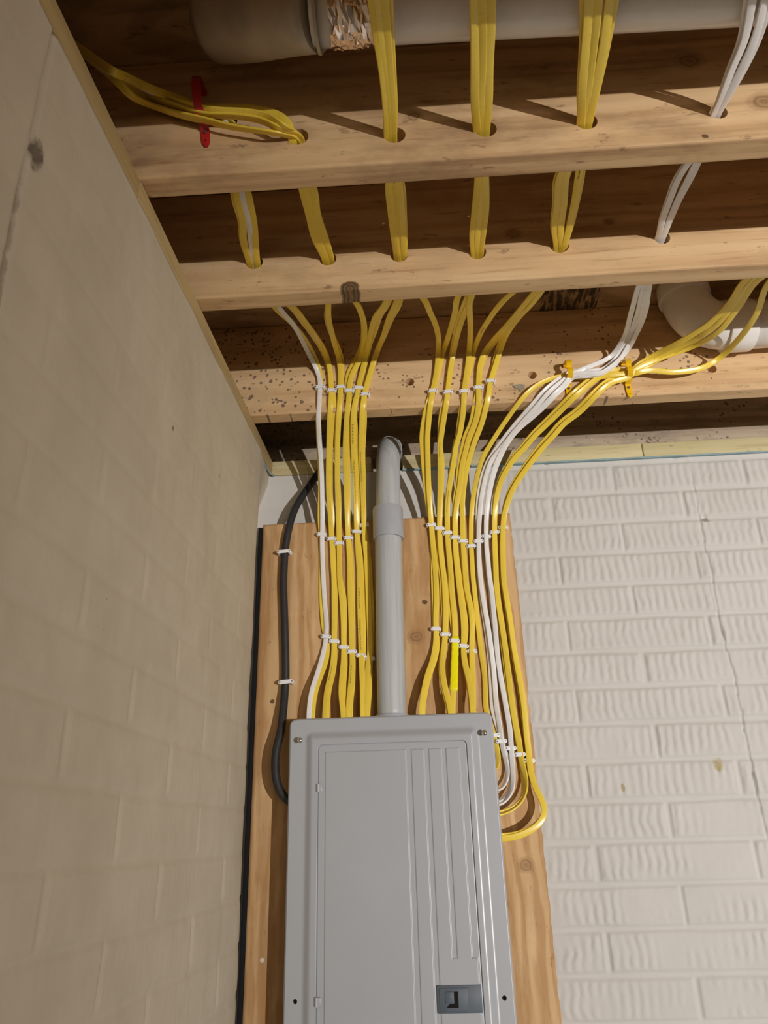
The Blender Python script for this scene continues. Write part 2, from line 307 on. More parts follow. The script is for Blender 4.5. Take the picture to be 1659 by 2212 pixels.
# cable centre lines and clip places, metres
CABLES = {
 'L1': [(-0.1350,-0.9300,2.6600),(-0.0331,-0.9280,2.5575),(-0.0268,-0.9080,2.5748),(0.0022,-0.8880,2.5733),(0.0380,-0.8560,2.5876),(0.0734,-0.8560,2.5678),(0.1040,-0.8530,2.5383),(0.1040,-0.8150,2.5383),(0.1057,-0.7554,2.5030),(0.1034,-0.7046,2.5063),(0.0966,-0.6547,2.5097),(0.0903,-0.6060,2.5130),(0.0903,-0.5660,2.5130),(0.1100,-0.4800,2.5150),(0.1235,-0.3946,2.5383),(0.1292,-0.2713,2.5695),(0.1451,-0.2282,2.5464),(0.1518,-0.2265,2.5196),(0.1516,-0.2255,2.4930),(0.1510,-0.2255,2.4615),(0.1471,-0.2119,2.4389),(0.1444,-0.1738,2.4075),(0.1434,-0.1534,2.3905),(0.1420,-0.1183,2.3576),(0.1389,-0.0817,2.3097),(0.1371,-0.0620,2.2665),(0.1357,-0.0522,2.2066),(0.1376,-0.0520,2.1568),(0.1416,-0.0520,2.0822),(0.1466,-0.0520,2.0190),(0.1457,-0.0520,1.9967),(0.1422,-0.0520,1.9723),(0.1361,-0.0572,1.9434),(0.1279,-0.0664,1.9105),(0.1204,-0.0735,1.8827),(0.1170,-0.0780,1.8575),(0.1161,-0.0820,1.8349),(0.1161,-0.0820,1.8060)],
 'L1c': [(-0.1350,-0.9300,2.6600),(-0.0312,-0.9230,2.5522),(-0.0190,-0.9030,2.5473),(-0.0052,-0.8650,2.5737),(0.0372,-0.8650,2.5506),(0.0817,-0.8650,2.5323),(0.0990,-0.8530,2.5427),(0.0990,-0.8150,2.5427),(0.0970,-0.7561,2.5030),(0.0948,-0.7092,2.5063),(0.0848,-0.6604,2.5097),(0.0825,-0.6060,2.5130),(0.0825,-0.5660,2.5130),(0.1026,-0.4738,2.5200),(0.1229,-0.3881,2.5433),(0.1369,-0.2637,2.5744),(0.1496,-0.2236,2.5493),(0.1530,-0.2219,2.5226),(0.1509,-0.2209,2.4960),(0.1504,-0.2209,2.4644),(0.1465,-0.2073,2.4417),(0.1429,-0.1693,2.4101),(0.1414,-0.1488,2.3931),(0.1391,-0.1138,2.3601),(0.1347,-0.0771,2.3120),(0.1313,-0.0574,2.2688),(0.1341,-0.0476,2.2085),(0.1341,-0.0474,2.1586),(0.1353,-0.0474,2.0839),(0.1402,-0.0474,2.0205),(0.1451,-0.0474,1.9979),(0.1475,-0.0474,1.9731),(0.1450,-0.0527,1.9440),(0.1349,-0.0619,1.9111),(0.1270,-0.0689,1.8833),(0.1232,-0.0734,1.8580),(0.1219,-0.0775,1.8353),(0.1219,-0.0775,1.8060)],
 'L2': [(-0.1350,-0.9300,2.6600),(-0.0373,-0.9260,2.5598),(-0.0328,-0.9060,2.5754),(-0.0198,-0.8680,2.5952),(0.0301,-0.8680,2.5663),(0.0786,-0.8680,2.5409),(0.1090,-0.8530,2.5473),(0.1090,-0.8150,2.5473),(0.1148,-0.7547,2.5030),(0.1110,-0.7039,2.5063),(0.1032,-0.6541,2.5097),(0.0952,-0.6060,2.5130),(0.0952,-0.5660,2.5130),(0.1378,-0.4767,2.5158),(0.1469,-0.4155,2.5327),(0.1578,-0.3552,2.5453),(0.1653,-0.2776,2.5668),(0.1701,-0.2306,2.5661),(0.1746,-0.2277,2.5389),(0.1760,-0.2261,2.5135),(0.1770,-0.2255,2.4914),(0.1754,-0.2255,2.4600),(0.1727,-0.2147,2.4414),(0.1677,-0.1842,2.4158),(0.1622,-0.1484,2.3864),(0.1565,-0.1085,2.3462),(0.1540,-0.0803,2.3070),(0.1555,-0.0611,2.2634),(0.1563,-0.0529,2.2307),(0.1586,-0.0520,2.1934),(0.1603,-0.0520,2.1556),(0.1622,-0.0520,2.1243),(0.1627,-0.0520,2.0813),(0.1631,-0.0520,2.0291),(0.1628,-0.0520,1.9876),(0.1629,-0.0529,1.9672),(0.1611,-0.0591,1.9361),(0.1564,-0.0680,1.9053),(0.1513,-0.0738,1.8815),(0.1492,-0.0782,1.8563),(0.1485,-0.0822,1.8346),(0.1485,-0.0822,1.8060)],
 'L2c': [(-0.1350,-0.9300,2.6600),(-0.0292,-0.9290,2.5548),(-0.0163,-0.9090,2.5659),(0.0092,-0.8710,2.5854),(0.0550,-0.8710,2.5590),(0.0958,-0.8710,2.5419),(0.0990,-0.8530,2.5517),(0.0990,-0.8150,2.5517),(0.0922,-0.7517,2.5078),(0.0911,-0.7045,2.5111),(0.0823,-0.6554,2.5145),(0.0811,-0.6060,2.5178),(0.0811,-0.5660,2.5178),(0.1323,-0.4706,2.5208),(0.1415,-0.4091,2.5377),(0.1528,-0.3491,2.5503),(0.1610,-0.2721,2.5711),(0.1668,-0.2260,2.5696),(0.1723,-0.2231,2.5421),(0.1752,-0.2215,2.5166),(0.1775,-0.2209,2.4943),(0.1828,-0.2209,2.4624),(0.1801,-0.2098,2.4439),(0.1707,-0.1794,2.4183),(0.1648,-0.1437,2.3887),(0.1597,-0.1038,2.3483),(0.1566,-0.0756,2.3091),(0.1591,-0.0564,2.2652),(0.1557,-0.0483,2.2326),(0.1591,-0.0474,2.1951),(0.1619,-0.0474,2.1572),(0.1647,-0.0474,2.1257),(0.1644,-0.0474,2.0826),(0.1636,-0.0474,2.0303),(0.1623,-0.0474,1.9888),(0.1634,-0.0483,1.9683),(0.1631,-0.0546,1.9370),(0.1587,-0.0634,1.9061),(0.1536,-0.0692,1.8822),(0.1514,-0.0737,1.8570),(0.1507,-0.0776,1.8352),(0.1507,-0.0776,1.8060)],
 'L3': [(-0.1350,-0.9300,2.6600),(-0.0267,-0.9400,2.5440),(-0.0207,-0.9200,2.5616),(0.0077,-0.9000,2.5606),(0.0385,-0.8680,2.5778),(0.0734,-0.8680,2.5582),(0.1068,-0.8680,2.5549),(0.1467,-0.8680,2.5481),(0.1767,-0.8680,2.5359),(0.1969,-0.8680,2.5111),(0.1990,-0.8530,2.4963),(0.1990,-0.8150,2.4963),(0.1988,-0.7558,2.5030),(0.2008,-0.7096,2.5057),(0.2024,-0.6559,2.5083),(0.2120,-0.6060,2.5110),(0.2120,-0.5660,2.5110),(0.2019,-0.4802,2.5146),(0.1949,-0.4200,2.5313),(0.1937,-0.3549,2.5453),(0.1924,-0.2799,2.5657),(0.1945,-0.2308,2.5680),(0.1969,-0.2276,2.5375),(0.1968,-0.2256,2.5059),(0.1956,-0.2255,2.4681),(0.1924,-0.2163,2.4427),(0.1843,-0.1722,2.4061),(0.1809,-0.1471,2.3853),(0.1758,-0.1079,2.3454),(0.1738,-0.0799,2.3062),(0.1733,-0.0615,2.2649),(0.1735,-0.0525,2.2174),(0.1739,-0.0520,2.1796),(0.1747,-0.0520,2.1258),(0.1780,-0.0520,2.0910),(0.1805,-0.0520,2.0634),(0.1824,-0.0520,2.0278),(0.1829,-0.0520,1.9868),(0.1834,-0.0550,1.9562),(0.1821,-0.0624,1.9248),(0.1801,-0.0713,1.8942),(0.1801,-0.0760,1.8690),(0.1827,-0.0796,1.8494),(0.1849,-0.0823,1.8342),(0.1849,-0.0823,1.8060)],
 'L3c': [(-0.1350,-0.9300,2.6600),(-0.0312,-0.9230,2.5522),(-0.0190,-0.9030,2.5473),(-0.0059,-0.8725,2.5670),(0.0361,-0.8725,2.5441),(0.0803,-0.8725,2.5259),(0.1104,-0.8725,2.5121),(0.1433,-0.8725,2.5017),(0.1758,-0.8725,2.4924),(0.2040,-0.8530,2.5008),(0.2040,-0.8150,2.5008),(0.2063,-0.7561,2.5030),(0.2068,-0.7091,2.5057),(0.2089,-0.6554,2.5083),(0.2171,-0.6060,2.5110),(0.2171,-0.5660,2.5110),(0.2011,-0.4741,2.5196),(0.1915,-0.4137,2.5364),(0.1921,-0.3485,2.5503),(0.1956,-0.2729,2.5706),(0.1991,-0.2262,2.5710),(0.1989,-0.2230,2.5405),(0.1962,-0.2210,2.5089),(0.1946,-0.2209,2.4710),(0.1908,-0.2117,2.4456),(0.1817,-0.1677,2.4087),(0.1793,-0.1426,2.3878),(0.1759,-0.1033,2.3477),(0.1753,-0.0752,2.3083),(0.1738,-0.0569,2.2668),(0.1730,-0.0479,2.2192),(0.1734,-0.0474,2.1813),(0.1742,-0.0474,2.1274),(0.1814,-0.0474,2.0923),(0.1843,-0.0474,2.0646),(0.1847,-0.0474,2.0289),(0.1825,-0.0474,1.9880),(0.1846,-0.0504,1.9572),(0.1852,-0.0579,1.9256),(0.1833,-0.0668,1.8949),(0.1834,-0.0715,1.8697),(0.1859,-0.0750,1.8500),(0.1881,-0.0778,1.8348),(0.1881,-0.0778,1.8060)],
 'L4': [(-0.1350,-0.9300,2.6600),(-0.0373,-0.9260,2.5598),(-0.0328,-0.9060,2.5754),(-0.0197,-0.8770,2.5862),(0.0298,-0.8770,2.5576),(0.0778,-0.8770,2.5325),(0.1173,-0.8770,2.5258),(0.1599,-0.8770,2.5126),(0.1862,-0.8770,2.4921),(0.2090,-0.8530,2.5053),(0.2090,-0.8150,2.5053),(0.2160,-0.7553,2.5030),(0.2136,-0.7124,2.5057),(0.2189,-0.6587,2.5083),(0.2224,-0.6060,2.5110),(0.2224,-0.5660,2.5110),(0.2556,-0.4780,2.5150),(0.2597,-0.4414,2.5253),(0.2618,-0.3938,2.5381),(0.2595,-0.3472,2.5465),(0.2515,-0.2776,2.5664),(0.2422,-0.2312,2.5707),(0.2306,-0.2284,2.5472),(0.2206,-0.2269,2.5261),(0.2168,-0.2257,2.5078),(0.2156,-0.2255,2.4890),(0.2138,-0.2255,2.4606),(0.2089,-0.2114,2.4382),(0.2036,-0.1827,2.4145),(0.1981,-0.1464,2.3847),(0.1952,-0.1073,2.3447),(0.1935,-0.0794,2.3054),(0.1930,-0.0612,2.2640),(0.1936,-0.0528,2.2289),(0.1955,-0.0520,2.1916),(0.1968,-0.0520,2.1539),(0.1968,-0.0520,2.1206),(0.1975,-0.0520,2.0798),(0.1987,-0.0520,2.0377),(0.1997,-0.0520,1.9965),(0.2002,-0.0533,1.9657),(0.2014,-0.0571,1.9449),(0.2003,-0.0656,1.9140),(0.1986,-0.0735,1.8835),(0.1959,-0.0780,1.8584),(0.1953,-0.0823,1.8348),(0.1953,-0.0823,1.8060)],
 'L4c': [(-0.1350,-0.9300,2.6600),(-0.0292,-0.9290,2.5548),(-0.0163,-0.9090,2.5659),(0.0098,-0.8815,2.5745),(0.0550,-0.8815,2.5484),(0.0954,-0.8815,2.5315),(0.1346,-0.8815,2.5248),(0.1692,-0.8815,2.5133),(0.1928,-0.8815,2.4904),(0.2040,-0.8530,2.5097),(0.2040,-0.8150,2.5097),(0.2091,-0.7516,2.5078),(0.2084,-0.7044,2.5105),(0.2094,-0.6504,2.5131),(0.2164,-0.6060,2.5158),(0.2164,-0.5660,2.5158),(0.2560,-0.4719,2.5200),(0.2595,-0.4352,2.5303),(0.2607,-0.3874,2.5431),(0.2574,-0.3408,2.5515),(0.2480,-0.2720,2.5707),(0.2337,-0.2267,2.5745),(0.2201,-0.2239,2.5510),(0.2122,-0.2223,2.5297),(0.2124,-0.2212,2.5111),(0.2151,-0.2209,2.4920),(0.2147,-0.2209,2.4634),(0.2114,-0.2066,2.4409),(0.2082,-0.1779,2.4170),(0.2037,-0.1416,2.3870),(0.1999,-0.1025,2.3468),(0.1972,-0.0748,2.3073),(0.1938,-0.0566,2.2659),(0.1932,-0.0482,2.2308),(0.1966,-0.0474,2.1933),(0.1994,-0.0474,2.1555),(0.1998,-0.0474,2.1220),(0.2010,-0.0474,2.0810),(0.2010,-0.0474,2.0389),(0.2004,-0.0474,1.9977),(0.1997,-0.0487,1.9668),(0.2017,-0.0525,1.9459),(0.2017,-0.0610,1.9149),(0.2010,-0.0689,1.8843),(0.1983,-0.0734,1.8591),(0.1976,-0.0777,1.8354),(0.1976,-0.0777,1.8060)],
 'L5': [(0.3164,-1.1600,2.4920),(0.3241,-1.0397,2.4920),(0.3262,-1.0071,2.4920),(0.3313,-0.9535,2.4920),(0.3334,-0.8940,2.4920),(0.3325,-0.8530,2.4920),(0.3340,-0.8150,2.4920),(0.3289,-0.7540,2.5030),(0.3302,-0.7071,2.5050),(0.3323,-0.6550,2.5070),(0.3348,-0.6060,2.5090),(0.3348,-0.5660,2.5090),(0.3055,-0.4686,2.5175),(0.2872,-0.4208,2.5308),(0.2746,-0.3613,2.5440),(0.2636,-0.2978,2.5573),(0.2518,-0.2308,2.5672),(0.2440,-0.2274,2.5341),(0.2367,-0.2255,2.5034),(0.2345,-0.2255,2.4845),(0.2279,-0.2255,2.4597),(0.2228,-0.2108,2.4377),(0.2181,-0.1708,2.4049),(0.2165,-0.1457,2.3840),(0.2155,-0.1066,2.3439),(0.2141,-0.0790,2.3045),(0.2133,-0.0610,2.2631),(0.2134,-0.0530,2.2330),(0.2150,-0.0520,2.1907),(0.2170,-0.0520,2.1530),(0.2179,-0.0520,2.1197),(0.2179,-0.0520,2.0681),(0.2187,-0.0520,2.0160),(0.2195,-0.0535,1.9649),(0.2201,-0.0572,1.9441),(0.2218,-0.0659,1.9131),(0.2232,-0.0737,1.8826),(0.2235,-0.0782,1.8574),(0.2236,-0.0824,1.8347),(0.2236,-0.0824,1.8060)],
 'L5c': [(0.3265,-1.1600,2.4920),(0.3310,-1.0392,2.4920),(0.3323,-1.0066,2.4920),(0.3343,-0.9533,2.4920),(0.3359,-0.8939,2.4920),(0.3363,-0.8530,2.4920),(0.3363,-0.8150,2.4920),(0.3381,-0.7541,2.5030),(0.3394,-0.7064,2.5050),(0.3406,-0.6543,2.5070),(0.3402,-0.6060,2.5090),(0.3402,-0.5660,2.5090),(0.3113,-0.4625,2.5224),(0.2951,-0.4145,2.5358),(0.2817,-0.3539,2.5491),(0.2660,-0.2905,2.5625),(0.2536,-0.2262,2.5703),(0.2449,-0.2228,2.5371),(0.2368,-0.2209,2.5064),(0.2342,-0.2209,2.4875),(0.2283,-0.2209,2.4625),(0.2242,-0.2061,2.4404),(0.2246,-0.1659,2.4072),(0.2247,-0.1407,2.3862),(0.2233,-0.1017,2.3459),(0.2210,-0.0742,2.3063),(0.2162,-0.0563,2.2649),(0.2132,-0.0484,2.2349),(0.2176,-0.0474,2.1923),(0.2230,-0.0474,2.1544),(0.2273,-0.0474,2.1208),(0.2268,-0.0474,2.0690),(0.2256,-0.0474,2.0169),(0.2230,-0.0489,1.9658),(0.2231,-0.0527,1.9450),(0.2300,-0.0615,1.9137),(0.2303,-0.0692,1.8832),(0.2296,-0.0737,1.8579),(0.2287,-0.0778,1.8352),(0.2287,-0.0778,1.8060)],
 'L6': [(0.3342,-1.1600,2.4920),(0.3375,-1.0387,2.4920),(0.3384,-1.0061,2.4920),(0.3401,-0.9402,2.4920),(0.3408,-0.8935,2.4920),(0.3395,-0.8530,2.4920),(0.3395,-0.8150,2.4920),(0.3449,-0.7545,2.5030),(0.3466,-0.6981,2.5050),(0.3477,-0.6408,2.5070),(0.3466,-0.6060,2.5090),(0.3466,-0.5660,2.5090),(0.3279,-0.4718,2.5165),(0.3121,-0.4050,2.5350),(0.2986,-0.3366,2.5483),(0.2790,-0.2442,2.5760),(0.2677,-0.2289,2.5512),(0.2589,-0.2266,2.5210),(0.2530,-0.2255,2.4996),(0.2485,-0.2255,2.4776),(0.2439,-0.2241,2.4501),(0.2405,-0.2038,2.4314),(0.2360,-0.1701,2.4042),(0.2328,-0.1450,2.3835),(0.2313,-0.1061,2.3433),(0.2307,-0.0786,2.3038),(0.2306,-0.0639,2.2740),(0.2300,-0.0563,2.2462),(0.2316,-0.0520,2.2021),(0.2345,-0.0520,2.1522),(0.2356,-0.0520,2.1104),(0.2373,-0.0520,2.0462),(0.2382,-0.0520,1.9846),(0.2373,-0.0563,1.9496),(0.2342,-0.0602,1.9331),(0.2325,-0.0692,1.9022),(0.2316,-0.0755,1.8728),(0.2301,-0.0790,1.8533),(0.2288,-0.0824,1.8345),(0.2288,-0.0824,1.8060)],
 'L6c': [(0.3443,-1.1600,2.4968),(0.3427,-1.0357,2.4968),(0.3422,-1.0030,2.4968),(0.3426,-0.9367,2.4968),(0.3421,-0.8897,2.4968),(0.3395,-0.8530,2.4968),(0.3395,-0.8150,2.4968),(0.3484,-0.7500,2.5078),(0.3490,-0.6934,2.5098),(0.3489,-0.6358,2.5118),(0.3466,-0.6060,2.5138),(0.3466,-0.5660,2.5138),(0.3339,-0.4657,2.5214),(0.3165,-0.3987,2.5400),(0.2993,-0.3299,2.5533),(0.2795,-0.2390,2.5797),(0.2679,-0.2243,2.5544),(0.2589,-0.2220,2.5240),(0.2528,-0.2209,2.5026),(0.2482,-0.2209,2.4805),(0.2460,-0.2194,2.4528),(0.2452,-0.1991,2.4339),(0.2397,-0.1653,2.4067),(0.2358,-0.1403,2.3858),(0.2330,-0.1014,2.3455),(0.2304,-0.0740,2.3059),(0.2288,-0.0593,2.2761),(0.2296,-0.0517,2.2482),(0.2345,-0.0474,2.2037),(0.2394,-0.0474,2.1536),(0.2408,-0.0474,2.1117),(0.2428,-0.0474,2.0473),(0.2412,-0.0474,1.9856),(0.2389,-0.0517,1.9506),(0.2369,-0.0557,1.9340),(0.2369,-0.0646,1.9029),(0.2355,-0.0709,1.8734),(0.2338,-0.0744,1.8539),(0.2321,-0.0778,1.8351),(0.2321,-0.0778,1.8060)],
 'R1': [(0.3365,-1.1600,2.4968),(0.3362,-1.0362,2.4968),(0.3361,-1.0034,2.4968),(0.3368,-0.9498,2.4968),(0.3371,-0.8901,2.4968),(0.3363,-0.8530,2.4968),(0.3363,-0.8150,2.4968),(0.3415,-0.7497,2.5078),(0.3417,-0.7017,2.5098),(0.3417,-0.6493,2.5118),(0.3402,-0.6060,2.5138),(0.3402,-0.5660,2.5138),(0.3818,-0.4779,2.5145),(0.3918,-0.4240,2.5296),(0.4037,-0.3677,2.5426),(0.4104,-0.3125,2.5522),(0.4115,-0.2316,2.5725),(0.4076,-0.2276,2.5362),(0.4009,-0.2255,2.5026),(0.3948,-0.2255,2.4777),(0.3887,-0.2229,2.4485),(0.3841,-0.1979,2.4263),(0.3793,-0.1641,2.3992),(0.3790,-0.1545,2.3913),(0.3783,-0.1183,2.3578),(0.3780,-0.0869,2.3207),(0.3789,-0.0658,2.2784),(0.3798,-0.0556,2.2442),(0.3804,-0.0524,2.2149),(0.3820,-0.0520,2.1699),(0.3832,-0.0520,2.1210),(0.3824,-0.0520,2.0717),(0.3786,-0.0520,2.0302),(0.3776,-0.0520,2.0032),(0.3766,-0.0520,1.9831),(0.3727,-0.0549,1.9585),(0.3655,-0.0611,1.9318),(0.3554,-0.0686,1.9057),(0.3486,-0.0742,1.8817),(0.3438,-0.0783,1.8587),(0.3399,-0.0824,1.8360),(0.3399,-0.0824,1.8060)],
 'R1c': [(0.4337,-1.1600,2.4920),(0.4427,-1.0309,2.4920),(0.4450,-0.9981,2.4920),(0.4479,-0.9446,2.4920),(0.4503,-0.8987,2.4920),(0.4559,-0.8530,2.4920),(0.4600,-0.8150,2.4920),(0.4634,-0.7544,2.5030),(0.4620,-0.6917,2.5037),(0.4612,-0.6405,2.5043),(0.4650,-0.6060,2.5050),(0.4650,-0.5660,2.5050),(0.4420,-0.4724,2.5191),(0.4413,-0.4183,2.5343),(0.4367,-0.3574,2.5482),(0.4308,-0.3035,2.5575),(0.4228,-0.2269,2.5751),(0.4128,-0.2230,2.5390),(0.4021,-0.2209,2.5056),(0.3949,-0.2209,2.4806),(0.3829,-0.2186,2.4515),(0.3743,-0.1937,2.4293),(0.3674,-0.1600,2.4022),(0.3676,-0.1504,2.3943),(0.3692,-0.1140,2.3605),(0.3719,-0.0824,2.3231),(0.3749,-0.0613,2.2806),(0.3797,-0.0510,2.2461),(0.3797,-0.0478,2.2168),(0.3802,-0.0474,2.1717),(0.3783,-0.0474,2.1228),(0.3776,-0.0474,2.0733),(0.3758,-0.0474,2.0316),(0.3776,-0.0474,2.0044),(0.3786,-0.0474,1.9841),(0.3766,-0.0504,1.9594),(0.3689,-0.0565,1.9327),(0.3583,-0.0640,1.9065),(0.3511,-0.0696,1.8825),(0.3459,-0.0737,1.8594),(0.3417,-0.0778,1.8367),(0.3417,-0.0778,1.8060)],
 'R2': [(0.4385,-1.1600,2.4920),(0.4508,-1.0303,2.4920),(0.4539,-0.9975,2.4920),(0.4567,-0.9439,2.4920),(0.4577,-0.8981,2.4920),(0.4617,-0.8530,2.4920),(0.4617,-0.8150,2.4920),(0.4699,-0.7539,2.5030),(0.4702,-0.6911,2.5037),(0.4695,-0.6406,2.5043),(0.4705,-0.6060,2.5050),(0.4705,-0.5660,2.5050),(0.4675,-0.4777,2.5143),(0.4588,-0.4089,2.5335),(0.4521,-0.3509,2.5455),(0.4484,-0.2794,2.5646),(0.4438,-0.2306,2.5643),(0.4364,-0.2273,2.5316),(0.4303,-0.2255,2.4977),(0.4265,-0.2255,2.4725),(0.4221,-0.2217,2.4472),(0.4158,-0.1966,2.4251),(0.4087,-0.1629,2.3982),(0.4067,-0.1534,2.3904),(0.4052,-0.1174,2.3568),(0.4035,-0.0863,2.3196),(0.4005,-0.0653,2.2775),(0.3977,-0.0529,2.2316),(0.3969,-0.0520,2.1941),(0.3991,-0.0520,2.1446),(0.4011,-0.0520,2.1177),(0.4009,-0.0520,2.0812),(0.4006,-0.0520,2.0393),(0.3980,-0.0520,2.0086),(0.3961,-0.0520,1.9905),(0.3931,-0.0532,1.9681),(0.3884,-0.0583,1.9417),(0.3859,-0.0656,1.9164),(0.3864,-0.0721,1.8941),(0.3898,-0.0763,1.8706),(0.3940,-0.0801,1.8491),(0.3968,-0.0830,1.8330),(0.3968,-0.0830,1.8060)],
 'R2c': [(0.4548,-1.1600,2.4920),(0.4621,-1.0295,2.4920),(0.4640,-0.9967,2.4920),(0.4655,-0.9432,2.4920),(0.4681,-0.8973,2.4920),(0.4674,-0.8530,2.4920),(0.4674,-0.8150,2.4920),(0.4746,-0.7535,2.5030),(0.4783,-0.6990,2.5037),(0.4767,-0.6441,2.5043),(0.4760,-0.6060,2.5050),(0.4760,-0.5660,2.5050),(0.4605,-0.4715,2.5193),(0.4522,-0.4025,2.5385),(0.4470,-0.3449,2.5504),(0.4449,-0.2739,2.5689),(0.4416,-0.2260,2.5677),(0.4357,-0.2227,2.5348),(0.4302,-0.2209,2.5007),(0.4268,-0.2209,2.4754),(0.4174,-0.2173,2.4502),(0.4101,-0.1922,2.4281),(0.4070,-0.1584,2.4008),(0.4061,-0.1488,2.3929),(0.4095,-0.1126,2.3590),(0.4067,-0.0816,2.3217),(0.4022,-0.0607,2.2795),(0.3978,-0.0483,2.2335),(0.3940,-0.0474,2.1960),(0.3942,-0.0474,2.1464),(0.3962,-0.0474,2.1195),(0.3962,-0.0474,2.0829),(0.3958,-0.0474,2.0408),(0.3963,-0.0474,2.0099),(0.3963,-0.0474,1.9917),(0.3923,-0.0486,1.9692),(0.3866,-0.0537,1.9428),(0.3838,-0.0609,1.9175),(0.3841,-0.0674,1.8950),(0.3872,-0.0716,1.8715),(0.3914,-0.0755,1.8500),(0.3942,-0.0784,1.8338),(0.3942,-0.0784,1.8060)],
 'R3': [(0.4493,-1.1600,2.4968),(0.4566,-1.0273,2.4968),(0.4584,-0.9942,2.4968),(0.4599,-0.9404,2.4968),(0.4596,-0.8944,2.4968),(0.4623,-0.8530,2.4968),(0.4623,-0.8150,2.4968),(0.4741,-0.7494,2.5078),(0.4732,-0.6862,2.5085),(0.4713,-0.6355,2.5091),(0.4712,-0.6060,2.5098),(0.4712,-0.5660,2.5098),(0.4652,-0.4741,2.5153),(0.4736,-0.3596,2.5439),(0.4780,-0.2833,2.5628),(0.4790,-0.2311,2.5683),(0.4730,-0.2273,2.5321),(0.4670,-0.2255,2.5016),(0.4618,-0.2255,2.4735),(0.4593,-0.2203,2.4457),(0.4555,-0.1949,2.4237),(0.4474,-0.1613,2.3968),(0.4424,-0.1519,2.3891),(0.4343,-0.1164,2.3557),(0.4246,-0.0858,2.3187),(0.4174,-0.0649,2.2768),(0.4156,-0.0551,2.2426),(0.4142,-0.0525,2.2195),(0.4147,-0.0520,2.1812),(0.4158,-0.0520,2.1438),(0.4162,-0.0520,2.1170),(0.4157,-0.0520,2.0806),(0.4179,-0.0520,2.0345),(0.4171,-0.0520,1.9976),(0.4164,-0.0520,1.9795),(0.4143,-0.0553,1.9568),(0.4099,-0.0659,1.9154),(0.4062,-0.0754,1.8756),(0.4035,-0.0792,1.8545),(0.4005,-0.0830,1.8329),(0.4005,-0.0830,1.8060)],
 'R3c': [(0.5568,-1.1600,2.4920),(0.5763,-1.0211,2.4920),(0.5794,-0.9992,2.4920),(0.5831,-0.9647,2.4920),(0.5901,-0.9013,2.4920),(0.5973,-0.8530,2.4920),(0.5980,-0.8150,2.4920),(0.5851,-0.7548,2.5030),(0.5901,-0.7017,2.5043),(0.5941,-0.6471,2.5057),(0.6041,-0.6060,2.5070),(0.6041,-0.5660,2.5070),(0.5361,-0.4686,2.5198),(0.5052,-0.3495,2.5495),(0.4948,-0.2737,2.5687),(0.4885,-0.2264,2.5710),(0.4787,-0.2227,2.5349),(0.4694,-0.2209,2.5045),(0.4622,-0.2209,2.4764),(0.4567,-0.2158,2.4487),(0.4509,-0.1905,2.4266),(0.4450,-0.1568,2.3995),(0.4407,-0.1474,2.3917),(0.4331,-0.1119,2.3581),(0.4238,-0.0812,2.3209),(0.4170,-0.0603,2.2789),(0.4155,-0.0505,2.2445),(0.4144,-0.0479,2.2214),(0.4141,-0.0474,2.1829),(0.4146,-0.0474,2.1455),(0.4144,-0.0474,2.1186),(0.4110,-0.0474,2.0822),(0.4122,-0.0474,2.0361),(0.4144,-0.0474,1.9989),(0.4166,-0.0474,1.9806),(0.4145,-0.0507,1.9578),(0.4101,-0.0613,1.9164),(0.4064,-0.0708,1.8765),(0.4037,-0.0746,1.8553),(0.4007,-0.0784,1.8336),(0.4007,-0.0784,1.8060)],
 'R4': [(0.5730,-1.1600,2.4920),(0.5872,-1.0203,2.4920),(0.5894,-0.9985,2.4920),(0.5923,-0.9640,2.4920),(0.5974,-0.9008,2.4920),(0.6011,-0.8530,2.4920),(0.6011,-0.8150,2.4920),(0.5946,-0.7541,2.5030),(0.6002,-0.7009,2.5043),(0.6039,-0.6463,2.5057),(0.6120,-0.6060,2.5070),(0.6120,-0.5660,2.5070),(0.5801,-0.4750,2.5146),(0.5722,-0.4400,2.5246),(0.5580,-0.3804,2.5399),(0.5434,-0.3350,2.5481),(0.5272,-0.2652,2.5697),(0.5120,-0.2309,2.5662),(0.5003,-0.2277,2.5367),(0.4955,-0.2257,2.5063),(0.4928,-0.2255,2.4808),(0.4917,-0.2255,2.4558),(0.4897,-0.2132,2.4391),(0.4829,-0.1869,2.4174),(0.4691,-0.1604,2.3961),(0.4666,-0.1509,2.3883),(0.4542,-0.1157,2.3549),(0.4469,-0.0853,2.3177),(0.4395,-0.0698,2.2867),(0.4342,-0.0580,2.2532),(0.4308,-0.0522,2.2083),(0.4297,-0.0520,2.1804),(0.4304,-0.0520,2.1431),(0.4318,-0.0520,2.1048),(0.4338,-0.0520,2.0629),(0.4359,-0.0520,2.0277),(0.4354,-0.0520,1.9929),(0.4327,-0.0538,1.9651),(0.4316,-0.0573,1.9460),(0.4333,-0.0651,1.9185),(0.4374,-0.0711,1.8980),(0.4393,-0.0757,1.8744),(0.4405,-0.0792,1.8551),(0.4405,-0.0830,1.8324),(0.4405,-0.0830,1.8060)],
